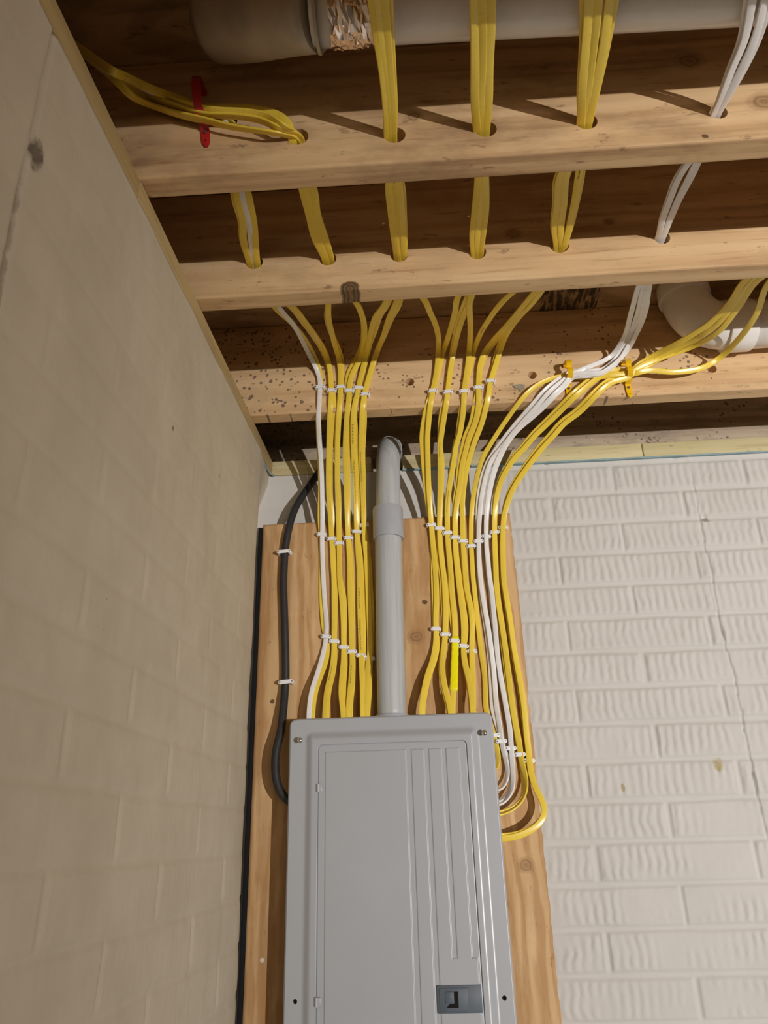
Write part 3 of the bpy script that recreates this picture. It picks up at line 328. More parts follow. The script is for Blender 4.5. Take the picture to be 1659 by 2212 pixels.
 'R4c': [(0.5438,-1.1600,2.4968),(0.5723,-1.0180,2.4968),(0.5767,-0.9960,2.4968),(0.5817,-0.9613,2.4968),(0.5901,-0.8976,2.4968),(0.5986,-0.8530,2.4968),(0.5986,-0.8150,2.4968),(0.5829,-0.7504,2.5078),(0.5890,-0.6970,2.5091),(0.5942,-0.6420,2.5105),(0.6055,-0.6060,2.5118),(0.6055,-0.5660,2.5118),(0.5848,-0.4689,2.5196),(0.5773,-0.4338,2.5295),(0.5637,-0.3739,2.5449),(0.5492,-0.3278,2.5532),(0.5330,-0.2585,2.5742),(0.5176,-0.2263,2.5692),(0.5038,-0.2230,2.5397),(0.4970,-0.2211,2.5093),(0.4933,-0.2209,2.4838),(0.4872,-0.2209,2.4590),(0.4823,-0.2089,2.4422),(0.4754,-0.1826,2.4203),(0.4605,-0.1562,2.3989),(0.4585,-0.1467,2.3911),(0.4484,-0.1113,2.3575),(0.4420,-0.0808,2.3201),(0.4354,-0.0653,2.2889),(0.4318,-0.0534,2.2553),(0.4311,-0.0476,2.2101),(0.4306,-0.0474,2.1821),(0.4319,-0.0474,2.1447),(0.4342,-0.0474,2.1062),(0.4370,-0.0474,2.0642),(0.4395,-0.0474,2.0289),(0.4395,-0.0474,1.9939),(0.4329,-0.0492,1.9662),(0.4315,-0.0527,1.9470),(0.4326,-0.0605,1.9195),(0.4363,-0.0665,1.8990),(0.4377,-0.0711,1.8753),(0.4385,-0.0745,1.8560),(0.4381,-0.0784,1.8332),(0.4381,-0.0784,1.8060)],
 'R5': [(0.5881,-1.1600,2.4920),(0.6007,-1.0193,2.4920),(0.6027,-0.9975,2.4920),(0.6055,-0.9630,2.4920),(0.6066,-0.9001,2.4920),(0.6075,-0.8530,2.4920),(0.6075,-0.8150,2.4920),(0.6138,-0.7525,2.5030),(0.6168,-0.6995,2.5043),(0.6176,-0.6451,2.5057),(0.6170,-0.6060,2.5070),(0.6170,-0.5660,2.5070),(0.5924,-0.4754,2.5144),(0.5820,-0.4223,2.5294),(0.5682,-0.3792,2.5401),(0.5560,-0.3335,2.5484),(0.5509,-0.2695,2.5680),(0.5443,-0.2307,2.5642),(0.5340,-0.2275,2.5346),(0.5239,-0.2258,2.5072),(0.5185,-0.2255,2.4920),(0.5135,-0.2255,2.4639),(0.5071,-0.2163,2.4418),(0.4977,-0.1863,2.4169),(0.4807,-0.1503,2.3878),(0.4658,-0.1153,2.3544),(0.4563,-0.0851,2.3173),(0.4513,-0.0695,2.2862),(0.4495,-0.0578,2.2525),(0.4475,-0.0520,2.1992),(0.4473,-0.0520,2.1669),(0.4474,-0.0520,2.1251),(0.4477,-0.0520,2.0898),(0.4532,-0.0520,2.0517),(0.4549,-0.0520,2.0205),(0.4522,-0.0520,1.9883),(0.4487,-0.0560,1.9533),(0.4473,-0.0635,1.9243),(0.4456,-0.0723,1.8937),(0.4407,-0.0830,1.8315),(0.4407,-0.0830,1.8060)],
 'R5c': [(0.6031,-1.1600,2.4968),(0.6074,-1.0161,2.4968),(0.6080,-0.9943,2.4968),(0.6095,-0.9596,2.4968),(0.6093,-0.8963,2.4968),(0.6089,-0.8530,2.4968),(0.6089,-0.8150,2.4968),(0.6187,-0.7480,2.5078),(0.6206,-0.6947,2.5091),(0.6202,-0.6401,2.5105),(0.6170,-0.6060,2.5118),(0.6170,-0.5660,2.5118),(0.5895,-0.4692,2.5195),(0.5788,-0.4159,2.5344),(0.5648,-0.3727,2.5451),(0.5523,-0.3274,2.5533),(0.5469,-0.2643,2.5721),(0.5400,-0.2261,2.5678),(0.5317,-0.2229,2.5379),(0.5242,-0.2212,2.5103),(0.5191,-0.2209,2.4950),(0.5139,-0.2209,2.4668),(0.5017,-0.2120,2.4448),(0.4882,-0.1821,2.4199),(0.4749,-0.1460,2.3905),(0.4600,-0.1110,2.3570),(0.4525,-0.0806,2.3197),(0.4496,-0.0650,2.2883),(0.4498,-0.0532,2.2545),(0.4469,-0.0474,2.2010),(0.4463,-0.0474,2.1686),(0.4457,-0.0474,2.1267),(0.4460,-0.0474,2.0914),(0.4515,-0.0474,2.0531),(0.4542,-0.0474,2.0218),(0.4525,-0.0474,1.9894),(0.4484,-0.0514,1.9544),(0.4465,-0.0589,1.9253),(0.4442,-0.0677,1.8946),(0.4382,-0.0784,1.8323),(0.4382,-0.0784,1.8060)],
 'R6': [(1.0410,-0.8200,2.4928),(1.0230,-0.6800,2.4978),(1.0110,-0.6030,2.4998),(1.0110,-0.5660,2.4998),(0.9688,-0.4993,2.5020),(0.9593,-0.4306,2.5007),(0.9427,-0.3630,2.4994),(0.9117,-0.2993,2.5109),(0.8654,-0.2571,2.5108),(0.8245,-0.2470,2.4962),(0.8035,-0.2430,2.4853),(0.7698,-0.2420,2.4835),(0.7376,-0.2340,2.4828),(0.7067,-0.2320,2.4885),(0.6815,-0.2330,2.4929),(0.6531,-0.2330,2.4901),(0.6257,-0.2330,2.4802),(0.5975,-0.2319,2.4609),(0.5754,-0.2205,2.4414),(0.5557,-0.1925,2.4258),(0.5376,-0.1677,2.4098),(0.5187,-0.1453,2.3895),(0.5007,-0.1229,2.3681),(0.4889,-0.1012,2.3420),(0.4796,-0.0793,2.3112),(0.4736,-0.0640,2.2821),(0.4695,-0.0545,2.2529),(0.4663,-0.0500,2.2167),(0.4644,-0.0499,2.1867),(0.4639,-0.0499,2.1548),(0.4632,-0.0498,2.1167),(0.4643,-0.0497,2.0791),(0.4654,-0.0496,2.0272),(0.4675,-0.0495,1.9760),(0.4693,-0.0494,1.9362),(0.4715,-0.0494,1.9071),(0.4705,-0.0493,1.8780),(0.4689,-0.0492,1.8348),(0.4742,-0.0492,1.8085),(0.4804,-0.0491,1.7842),(0.4839,-0.0491,1.7612),(0.4857,-0.0490,1.7394),(0.4793,-0.0521,1.7205),(0.4660,-0.0750,1.7215)],
 'R7': [(0.7404,-1.1600,2.4920),(0.7690,-1.0068,2.4920),(0.7785,-0.9558,2.4920),(0.7770,-0.9194,2.4920),(0.7779,-0.8766,2.4920),(0.7767,-0.8530,2.4920),(0.7767,-0.8150,2.4920),(0.7659,-0.7401,2.5030),(0.7658,-0.6990,2.5053),(0.7672,-0.6485,2.5077),(0.7724,-0.6060,2.5100),(0.7724,-0.5660,2.5100),(0.7704,-0.4884,2.5120),(0.7825,-0.3933,2.5273),(0.7963,-0.2777,2.5474),(0.7799,-0.2349,2.5360),(0.7443,-0.2405,2.5142),(0.7136,-0.2450,2.5002),(0.6834,-0.2380,2.4895),(0.6726,-0.2380,2.4809),(0.6377,-0.2366,2.4530),(0.6122,-0.2151,2.4327),(0.5850,-0.1843,2.4151),(0.5585,-0.1585,2.3942),(0.5371,-0.1386,2.3760),(0.5192,-0.1235,2.3603),(0.5071,-0.1043,2.3372),(0.4994,-0.0870,2.3141),(0.4922,-0.0708,2.2835),(0.4872,-0.0593,2.2500),(0.4828,-0.0550,2.2138),(0.4809,-0.0549,2.1889),(0.4790,-0.0549,2.1523),(0.4784,-0.0548,2.1185),(0.4800,-0.0547,2.0769),(0.4825,-0.0546,2.0455),(0.4862,-0.0546,2.0043),(0.4890,-0.0545,1.9540),(0.4905,-0.0544,1.9148),(0.4902,-0.0543,1.8764),(0.4899,-0.0542,1.8361),(0.4921,-0.0542,1.8125),(0.4937,-0.0541,1.7914),(0.4939,-0.0541,1.7726),(0.4954,-0.0540,1.7551),(0.5002,-0.0544,1.7359),(0.5005,-0.0577,1.7171),(0.4980,-0.0607,1.7017),(0.4900,-0.0655,1.6880),(0.4812,-0.0681,1.6807),(0.4660,-0.0860,1.6817)],
 'R7c': [(0.7619,-1.1600,2.4920),(0.7838,-1.0057,2.4920),(0.7906,-0.9578,2.4920),(0.7884,-0.9122,2.4920),(0.7835,-0.8762,2.4920),(0.7811,-0.8530,2.4920),(0.7811,-0.8150,2.4920),(0.7815,-0.7406,2.5030),(0.7786,-0.6940,2.5053),(0.7786,-0.6430,2.5077),(0.7802,-0.6060,2.5100),(0.7802,-0.5660,2.5100),(0.7807,-0.4851,2.5140),(0.7987,-0.3745,2.5330),(0.8064,-0.2619,2.5513),(0.7884,-0.2327,2.5296),(0.7498,-0.2410,2.4971),(0.7110,-0.2410,2.4984),(0.6859,-0.2325,2.5023),(0.6679,-0.2325,2.4907),(0.6317,-0.2314,2.4624),(0.6042,-0.2140,2.4384),(0.5765,-0.1822,2.4203),(0.5512,-0.1561,2.4000),(0.5292,-0.1334,2.3793),(0.5117,-0.1160,2.3607),(0.4989,-0.0964,2.3370),(0.4919,-0.0803,2.3143),(0.4865,-0.0655,2.2862),(0.4836,-0.0538,2.2525),(0.4832,-0.0495,2.2160),(0.4813,-0.0494,2.1910),(0.4785,-0.0494,2.1543),(0.4779,-0.0493,2.1204),(0.4781,-0.0492,2.0787),(0.4791,-0.0491,2.0472),(0.4822,-0.0491,2.0059),(0.4844,-0.0490,1.9555),(0.4845,-0.0489,1.9162),(0.4833,-0.0488,1.8777),(0.4821,-0.0487,1.8372),(0.4866,-0.0487,1.8135),(0.4912,-0.0486,1.7922),(0.4945,-0.0486,1.7732),(0.4989,-0.0485,1.7556),(0.5037,-0.0485,1.7389),(0.5068,-0.0508,1.7257),(0.5063,-0.0554,1.7018),(0.5027,-0.0617,1.6837),(0.4912,-0.0668,1.6689),(0.4817,-0.0685,1.6617),(0.4660,-0.0860,1.6627)],
 'R8': [(0.7733,-1.1600,2.4968),(0.7914,-1.0025,2.4968),(0.7969,-0.9544,2.4968),(0.7934,-0.9085,2.4968),(0.7872,-0.8723,2.4968),(0.7835,-0.8530,2.4968),(0.7835,-0.8150,2.4968),(0.7873,-0.7360,2.5078),(0.7832,-0.6892,2.5101),(0.7821,-0.6380,2.5125),(0.7825,-0.6060,2.5148),(0.7825,-0.5660,2.5148),(0.7890,-0.4891,2.5100),(0.8092,-0.3923,2.5262),(0.8174,-0.3042,2.5419),(0.8111,-0.2395,2.5415),(0.7702,-0.2535,2.4969),(0.7427,-0.2490,2.4829),(0.7081,-0.2490,2.4874),(0.6824,-0.2400,2.4836),(0.6740,-0.2397,2.4704),(0.6483,-0.2383,2.4467),(0.6245,-0.2164,2.4311),(0.6001,-0.1943,2.4186),(0.5694,-0.1708,2.4023),(0.5491,-0.1503,2.3839),(0.5317,-0.1251,2.3588),(0.5197,-0.1041,2.3335),(0.5118,-0.0855,2.3066),(0.5058,-0.0702,2.2777),(0.5017,-0.0611,2.2485),(0.4983,-0.0569,2.2048),(0.4973,-0.0569,2.1754),(0.4977,-0.0568,2.1383),(0.4979,-0.0568,2.1106),(0.5002,-0.0567,2.0795),(0.5004,-0.0566,2.0338),(0.5009,-0.0565,1.9930),(0.5006,-0.0564,1.9435),(0.5019,-0.0564,1.9139),(0.5052,-0.0563,1.8755),(0.5090,-0.0562,1.8351),(0.5109,-0.0562,1.8116),(0.5123,-0.0561,1.7905),(0.5119,-0.0561,1.7718),(0.5114,-0.0560,1.7544),(0.5112,-0.0565,1.7354),(0.5104,-0.0598,1.7166),(0.5091,-0.0629,1.7012),(0.5060,-0.0690,1.6840),(0.4986,-0.0737,1.6708),(0.4896,-0.0763,1.6603),(0.4784,-0.0780,1.6533),(0.4660,-0.0860,1.6543)],
 'R8c': [(0.7329,-1.1600,2.4968),(0.7660,-1.0036,2.4968),(0.7769,-0.9524,2.4968),(0.7767,-0.9157,2.4968),(0.7789,-0.8728,2.4968),(0.7790,-0.8530,2.4968),(0.7790,-0.8150,2.4968),(0.7646,-0.7356,2.5078),(0.7657,-0.6943,2.5101),(0.7683,-0.6435,2.5125),(0.7746,-0.6060,2.5148),(0.7746,-0.5660,2.5148),(0.7867,-0.4864,2.5120),(0.8061,-0.3761,2.5312),(0.8148,-0.2656,2.5492),(0.7942,-0.2369,2.5228),(0.7534,-0.2450,2.4872),(0.7209,-0.2450,2.4823),(0.7018,-0.2450,2.4836),(0.6876,-0.2345,2.4869),(0.6792,-0.2342,2.4737),(0.6533,-0.2328,2.4499),(0.6295,-0.2107,2.4343),(0.6050,-0.1886,2.4217),(0.5739,-0.1652,2.4053),(0.5533,-0.1447,2.3867),(0.5355,-0.1195,2.3615),(0.5229,-0.0985,2.3361),(0.5143,-0.0799,2.3091),(0.5077,-0.0647,2.2800),(0.5030,-0.0556,2.2507),(0.4988,-0.0514,2.2070),(0.4973,-0.0514,2.1774),(0.4969,-0.0513,2.1403),(0.4966,-0.0513,2.1126),(0.4983,-0.0512,2.0813),(0.4982,-0.0511,2.0354),(0.4992,-0.0510,1.9945),(0.4994,-0.0509,1.9448),(0.5010,-0.0509,1.9151),(0.5047,-0.0508,1.8765),(0.5090,-0.0507,1.8359),(0.5111,-0.0507,1.8124),(0.5127,-0.0506,1.7912),(0.5124,-0.0506,1.7724),(0.5111,-0.0505,1.7550),(0.5099,-0.0510,1.7359),(0.5081,-0.0542,1.7171),(0.5060,-0.0574,1.7017),(0.5026,-0.0634,1.6844),(0.4968,-0.0682,1.6711),(0.4891,-0.0708,1.6606),(0.4789,-0.0725,1.6535),(0.4660,-0.0860,1.6545)],
 'R9': [(1.0470,-0.8200,2.4976),(1.0290,-0.6800,2.5026),(1.0170,-0.6030,2.5046),(1.0170,-0.5660,2.5046),(0.9568,-0.4991,2.5030),(0.9504,-0.4346,2.5019),(0.9308,-0.3755,2.5006),(0.8971,-0.3170,2.5059),(0.8586,-0.2593,2.5135),(0.8257,-0.2450,2.5010),(0.8042,-0.2380,2.4817),(0.7813,-0.2380,2.4901),(0.7516,-0.2380,2.4851),(0.7231,-0.2374,2.4665),(0.6897,-0.2310,2.4408),(0.6635,-0.2028,2.4256),(0.6312,-0.1725,2.4066),(0.6102,-0.1569,2.3927),(0.5863,-0.1351,2.3728),(0.5702,-0.1249,2.3620),(0.5513,-0.1072,2.3407),(0.5370,-0.0895,2.3189),(0.5277,-0.0754,2.2922),(0.5218,-0.0620,2.2600),(0.5176,-0.0550,2.2154),(0.5151,-0.0549,2.1753),(0.5138,-0.0548,2.1383),(0.5118,-0.0548,2.1055),(0.5122,-0.0547,2.0545),(0.5152,-0.0546,2.0091),(0.5179,-0.0545,1.9628),(0.5193,-0.0544,1.9137),(0.5207,-0.0543,1.8661),(0.5231,-0.0542,1.8214),(0.5253,-0.0541,1.7954),(0.5283,-0.0541,1.7645),(0.5286,-0.0540,1.7445),(0.5301,-0.0557,1.7288),(0.5328,-0.0588,1.7115),(0.5332,-0.0641,1.6928),(0.5295,-0.0700,1.6761),(0.5213,-0.0742,1.6613),(0.5090,-0.0770,1.6500),(0.4939,-0.0790,1.6415),(0.4795,-0.0799,1.6375),(0.4682,-0.0801,1.6366),(0.4660,-0.0860,1.6376)],
 'R9c': [(1.0530,-0.8200,2.5024),(1.0350,-0.6800,2.5074),(1.0230,-0.6030,2.5094),(1.0230,-0.5660,2.5094),(0.9637,-0.4968,2.5045),(0.9543,-0.4124,2.5028),(0.9349,-0.3475,2.5017),(0.9084,-0.2790,2.5155),(0.8635,-0.2483,2.5079),(0.8248,-0.2420,2.4904),(0.8069,-0.2320,2.4944),(0.7846,-0.2320,2.5033),(0.7540,-0.2320,2.4979),(0.7231,-0.2319,2.4778),(0.6852,-0.2300,2.4475),(0.6587,-0.2010,2.4316),(0.6263,-0.1689,2.4122),(0.6052,-0.1527,2.3977),(0.5818,-0.1301,2.3769),(0.5661,-0.1194,2.3657),(0.5478,-0.1013,2.3439),(0.5342,-0.0836,2.3219),(0.5257,-0.0694,2.2951),(0.5210,-0.0560,2.2626),(0.5183,-0.0490,2.2178),(0.5143,-0.0489,2.1776),(0.5122,-0.0488,2.1405),(0.5099,-0.0488,2.1076),(0.5099,-0.0487,2.0564),(0.5126,-0.0486,2.0109),(0.5148,-0.0485,1.9644),(0.5162,-0.0484,1.9151),(0.5177,-0.0483,1.8672),(0.5201,-0.0482,1.8224),(0.5231,-0.0481,1.7962),(0.5279,-0.0481,1.7652),(0.5291,-0.0480,1.7451),(0.5290,-0.0497,1.7294),(0.5300,-0.0527,1.7121),(0.5288,-0.0580,1.6935),(0.5269,-0.0633,1.6783),(0.5202,-0.0674,1.6649),(0.5089,-0.0699,1.6547),(0.4947,-0.0717,1.6470),(0.4806,-0.0725,1.6433),(0.4693,-0.0727,1.6424),(0.4660,-0.0860,1.6434)],
 'R10': [(1.0850,-0.8200,2.4928),(1.0670,-0.6800,2.4978),(1.0550,-0.6030,2.4998),(1.0550,-0.5660,2.4998),(0.9790,-0.4995,2.5010),(0.9692,-0.4238,2.4995),(0.9556,-0.3495,2.4982),(0.9259,-0.2823,2.5137),(0.8717,-0.2572,2.5087),(0.8232,-0.2490,2.4915),(0.8025,-0.2399,2.4736),(0.7781,-0.2398,2.4706),(0.7510,-0.2388,2.4547),(0.7286,-0.2280,2.4369),(0.7032,-0.1999,2.4216),(0.6735,-0.1783,2.4088),(0.6537,-0.1603,2.3928),(0.6273,-0.1381,2.3726),(0.6022,-0.1166,2.3487),(0.5789,-0.0960,2.3239),(0.5591,-0.0799,2.2961),(0.5474,-0.0668,2.2693),(0.5400,-0.0599,2.2444),(0.5369,-0.0570,2.2230),(0.5327,-0.0569,2.1857),(0.5294,-0.0568,2.1368),(0.5281,-0.0568,2.1041),(0.5309,-0.0567,2.0531),(0.5337,-0.0566,2.0078),(0.5352,-0.0565,1.9617),(0.5392,-0.0564,1.9125),(0.5432,-0.0563,1.8649),(0.5443,-0.0562,1.8203),(0.5439,-0.0561,1.7804),(0.5446,-0.0560,1.7533),(0.5443,-0.0568,1.7343),(0.5439,-0.0595,1.7187),(0.5464,-0.0652,1.6955),(0.5514,-0.0719,1.6768),(0.5584,-0.0767,1.6602),(0.5608,-0.0800,1.6469),(0.5575,-0.0836,1.6325),(0.5485,-0.0847,1.6211),(0.5319,-0.0855,1.6102),(0.5111,-0.0860,1.6022),(0.4954,-0.0863,1.5984),(0.4793,-0.0863,1.5974),(0.4644,-0.0863,1.5971)],
 'R10c': [(1.0590,-0.8200,2.5072),(1.0410,-0.6800,2.5122),(1.0290,-0.6030,2.5142),(1.0290,-0.5660,2.5142),(0.9999,-0.4843,2.5020),(1.0113,-0.4069,2.5000),(1.0122,-0.3221,2.5045),(0.9944,-0.2523,2.5040),(0.9533,-0.2470,2.4843),(0.8914,-0.2470,2.4792),(0.8490,-0.2470,2.4877),(0.8202,-0.2470,2.4815),(0.8045,-0.2340,2.4859),(0.7794,-0.2340,2.4826),(0.7503,-0.2332,2.4655),(0.7239,-0.2272,2.4433),(0.6978,-0.1980,2.4275),(0.6674,-0.1754,2.4143),(0.6472,-0.1563,2.3980),(0.6209,-0.1333,2.3769),(0.5965,-0.1108,2.3520),(0.5739,-0.0902,2.3270),(0.5552,-0.0740,2.2991),(0.5453,-0.0608,2.2720),(0.5394,-0.0539,2.2469),(0.5376,-0.0510,2.2254),(0.5322,-0.0509,2.1880),(0.5280,-0.0508,2.1390),(0.5266,-0.0508,2.1061),(0.5292,-0.0507,2.0550),(0.5318,-0.0506,2.0095),(0.5331,-0.0505,1.9632),(0.5372,-0.0504,1.9139),(0.5412,-0.0503,1.8660),(0.5423,-0.0502,1.8213),(0.5429,-0.0501,1.7811),(0.5446,-0.0500,1.7539),(0.5451,-0.0508,1.7348),(0.5438,-0.0535,1.7192),(0.5451,-0.0591,1.6960),(0.5497,-0.0657,1.6776),(0.5568,-0.0703,1.6617),(0.5593,-0.0735,1.6490),(0.5562,-0.0768,1.6354),(0.5472,-0.0784,1.6254),(0.5317,-0.0791,1.6157),(0.5118,-0.0795,1.6085),(0.4965,-0.0798,1.6052),(0.4804,-0.0798,1.6044),(0.4655,-0.0798,1.6042),(0.4660,-0.0860,1.6052)],
 'black': [(0.1500,0.1100,2.4620),(0.1420,0.0600,2.4550),(0.1459,0.0200,2.4582),(0.1190,-0.0040,2.4085),(0.1029,-0.0200,2.3703),(0.0860,-0.0350,2.3340),(0.0716,-0.0470,2.2976),(0.0626,-0.0530,2.2612),(0.0579,-0.0560,2.2293),(0.0536,-0.0550,2.1973),(0.0525,-0.0550,2.1596),(0.0516,-0.0550,2.1283),(0.0543,-0.0550,2.0742),(0.0581,-0.0550,2.0115),(0.0612,-0.0550,1.9507),(0.0625,-0.0550,1.9035),(0.0613,-0.0580,1.8723),(0.0605,-0.0660,1.8337),(0.0583,-0.0740,1.7960),(0.0523,-0.0800,1.7718),(0.0515,-0.0840,1.7344),(0.0565,-0.0860,1.7037),(0.0686,-0.0860,1.6805),(0.0842,-0.0860,1.6682),(0.0940,-0.0860,1.6652)],
}
CLIPS = {
 'J3': [(0.1519,-0.2285,2.5031),(0.1773,-0.2285,2.4925),(0.1969,-0.2285,2.5002),(0.2156,-0.2285,2.4894),(0.2355,-0.2285,2.4952),(0.2496,-0.2285,2.4785),(0.3948,-0.2285,2.4779),(0.4269,-0.2285,2.4729),(0.4616,-0.2285,2.4724),(0.4925,-0.2285,2.4796),(0.5191,-0.2285,2.4947)],
 'top': [(0.1344,-0.0550,2.2289),(0.1566,-0.0550,2.2172),(0.1736,-0.0550,2.2062),(0.1945,-0.0550,2.2179),(0.2133,-0.0550,2.2317),(0.2299,-0.0550,2.2463),(0.3795,-0.0550,2.2393),(0.3976,-0.0550,2.2300),(0.4138,-0.0550,2.2185),(0.4306,-0.0550,2.2072),(0.4473,-0.0550,2.1976),(0.4635,-0.0550,2.1848),(0.4814,-0.0550,2.1956),(0.4985,-0.0550,2.2056),(0.5176,-0.0550,2.2152),(0.5373,-0.0550,2.2251)],
 'mid': [(0.1455,-0.0550,1.9961),(0.1631,-0.0550,1.9853),(0.1831,-0.0550,1.9720),(0.1999,-0.0550,1.9621),(0.2190,-0.0550,1.9531),(0.2371,-0.0550,1.9460),(0.3775,-0.0550,2.0031),(0.3963,-0.0550,1.9906),(0.4142,-0.0550,1.9764),(0.4324,-0.0550,1.9645),(0.4488,-0.0550,1.9528)],
 'side': [(0.4809,-0.0550,1.7844),(0.4935,-0.0550,1.7725),(0.5106,-0.0550,1.7587),(0.5275,-0.0550,1.7464),(0.5446,-0.0550,1.7345)],
 'blk': [(0.0526,-0.0640,2.1886),(0.0649,-0.0640,1.9027)],
}
# ------------------------------------------------------------------ materials
PINE_L, PINE_M, PINE_D = (0.80, 0.575, 0.335), (0.66, 0.44, 0.235), (0.36, 0.205, 0.095)
def joist_mat(n, seed, knots=(), speck=0, stain=0.25): return wood(n, PINE_L, PINE_M, PINE_D, 'X', seed, knots, speck, stain, (0.20, 0.11, 0.06))
m_j3 = joist_mat('pine_spotted', 1.3, (), 0.8, 0.3)
m_j2 = joist_mat('pine_knotty', 4.1, ((0.254, 2.447, 0.0175, 1.0), (0.534, 2.542, 0.020, 0.3), (0.699, 2.554, 0.012, 0.3)), 0, 0.3)
m_j1 = joist_mat('pine_smooth', 7.7, ((0.369, 2.531, 0.017, 0.35), (0.765, 2.604, 0.026, 0.25), (0.848, 2.512, 0.026, 0.4), (0.757, 2.455, 0.006, 1.0)), 0, 0.5)
m_j0 = joist_mat('pine_plain', 11.2)
m_rim = wood('rim_wood', (0.58, 0.48, 0.36), (0.42, 0.33, 0.24), (0.18, 0.14, 0.10), 'X', 3.3, (), 0.8, 0.75, (0.16, 0.135, 0.11))
m_sill = wood('treated_sill', (0.72, 0.66, 0.42), (0.60, 0.52, 0.29), (0.40, 0.33, 0.17), 'X', 9.4, (), 0, 0.0)
m_sill_y = wood('treated_sill_side', (0.62, 0.48, 0.24), (0.50, 0.36, 0.16), (0.30, 0.20, 0.09), 'Y', 5.2, (), 0, 0.25, (0.35, 0.30, 0.2))
m_sub = wood('subfloor_plywood', (0.66, 0.45, 0.24), (0.54, 0.35, 0.175), (0.32, 0.19, 0.085), 'X', 2.2, (), 0, 0.35, (0.10, 0.05, 0.03), 0.6, 0.3, (0.645, 0.77, -0.33, -0.20))
m_foam = plain('sill_gasket_foam', (0.30, 0.42, 0.45), 0.7, 0.3)
m_ply = wood('plywood_face', (0.74, 0.51, 0.28), (0.58, 0.37, 0.18), (0.34, 0.18, 0.075), 'Z', 6.1, ((0.357, 2.066, 0.006, 1.0), (0.034, 1.867, 0.005, 1.0), (0.335, 1.99, 0.022, 0.2), (0.52, 1.55, 0.02, 0.15)), 0, 0.2, (0.40, 0.205, 0.075), 0.42, 0.62)
m_yel = NT('yellow_jacket', 0.30, 0.5)
_c = m_yel.coord(); _n = m_yel.noise(_c, 14, 4, 0.6); _s = m_yel.noise(m_yel.coord((1, 1, 0.12)), 160, 3, 0.6)
_y = m_yel.mix(m_yel.math('MULTIPLY', m_yel.ramp(_n, [(0.45, 0.0), (0.75, 1.0)]), 0.35), (0.86, 0.635, 0.072), (0.75, 0.54, 0.09))
m_yel.color(m_yel.mix(m_yel.math('MULTIPLY', m_yel.ramp(_s, [(0.58, 0.0), (0.72, 1.0)]), 0.22), _y, (0.42, 0.30, 0.06)))
m_yel.bump(_s, 0.12, 0.0004); m_yel = m_yel.m
m_wht = plain('white_jacket', (0.87, 0.85, 0.84), 0.32, 0.5, var=0.03)
m_blk = plain('black_jacket', (0.028, 0.028, 0.03), 0.42, 0.5)
m_clip = plain('white_clip_plastic', (0.86, 0.86, 0.88), 0.35, 0.5, var=0.01)
m_nail = plain('steel_nail', (0.32, 0.30, 0.29), 0.4, 0.5, 0.85)
m_zinc = plain('zinc_screw', (0.80, 0.80, 0.78), 0.18, 0.5, 1.0, var=0.02)
m_ink = plain('black_ink', (0.035, 0.04, 0.015), 0.6, 0.2, var=0.0)
m_tape = NT('bright_yellow_tape', 0.35, 0.5); m_tape.color((0.90, 0.83, 0.006)); m_tape.bump(m_tape.noise(m_tape.coord((1, 1, 1.5)), 90, 2), 0.5, 0.001); m_tape = m_tape.m
m_clampy = plain('yellow_clamp_plastic', (0.90, 0.55, 0.008), 0.32, 0.5, var=0.02)
m_clampr = plain('red_clamp_plastic', (0.52, 0.02, 0.025), 0.4, 0.5, var=0.03)
m_pvcg = NT('grey_pvc', 0.42, 0.45)
_g = m_pvcg.noise(m_pvcg.coord((1, 1, 0.05)), 130, 4, 0.6); m_pvcg.color(m_pvcg.ramp(_g, [(0.3, (0.40, 0.425, 0.435)), (0.6, (0.49, 0.515, 0.525))])); m_pvcg = m_pvcg.m
m_pvcb = plain('blue_grey_pvc', (0.40, 0.425, 0.48), 0.38, 0.5, var=0.02)
m_pvcw = plain('white_pvc', (0.86, 0.83, 0.80), 0.22, 0.5, var=0.02)
m_duct = plain('painted_duct', (0.55, 0.47, 0.36), 0.5, 0.5, 0.3, var=0.1, vs=20)
m_foil = NT('foil_tape', 0.16, 0.5, 1.0); m_foil.color((0.86, 0.74, 0.66)); m_foil.bump(m_foil.voro(m_foil.coord((1, .4, 1)), 60), 0.9, 0.006); m_foil = m_foil.m
def panel_paint():
    k = NT('grey_enamel', 0.32, 0.6); n = k.noise(k.coord(), 900, 2, 0.5)
    big = k.noise(k.coord(), 5, 2)
    k.color(k.mix(k.ramp(big, [(0.4, 0.0), (0.6, 1.0)]), (0.405, 0.425, 0.460), (0.422, 0.443, 0.480)))
    k.bump(n, 0.10, 0.0003); k.b.inputs['Coat Weight'].default_value = 0.15; k.b.inputs['Coat Roughness'].default_value = 0.3; return k.m
m_pan = panel_paint()
m_brk = plain('dark_grey_plastic', (0.105, 0.13, 0.16), 0.5, 0.4, var=0.05)
m_dark = plain('recess_shade', (0.006, 0.006, 0.007), 0.7, 0.2)  # near-black standing in for the shade inside holes and slots
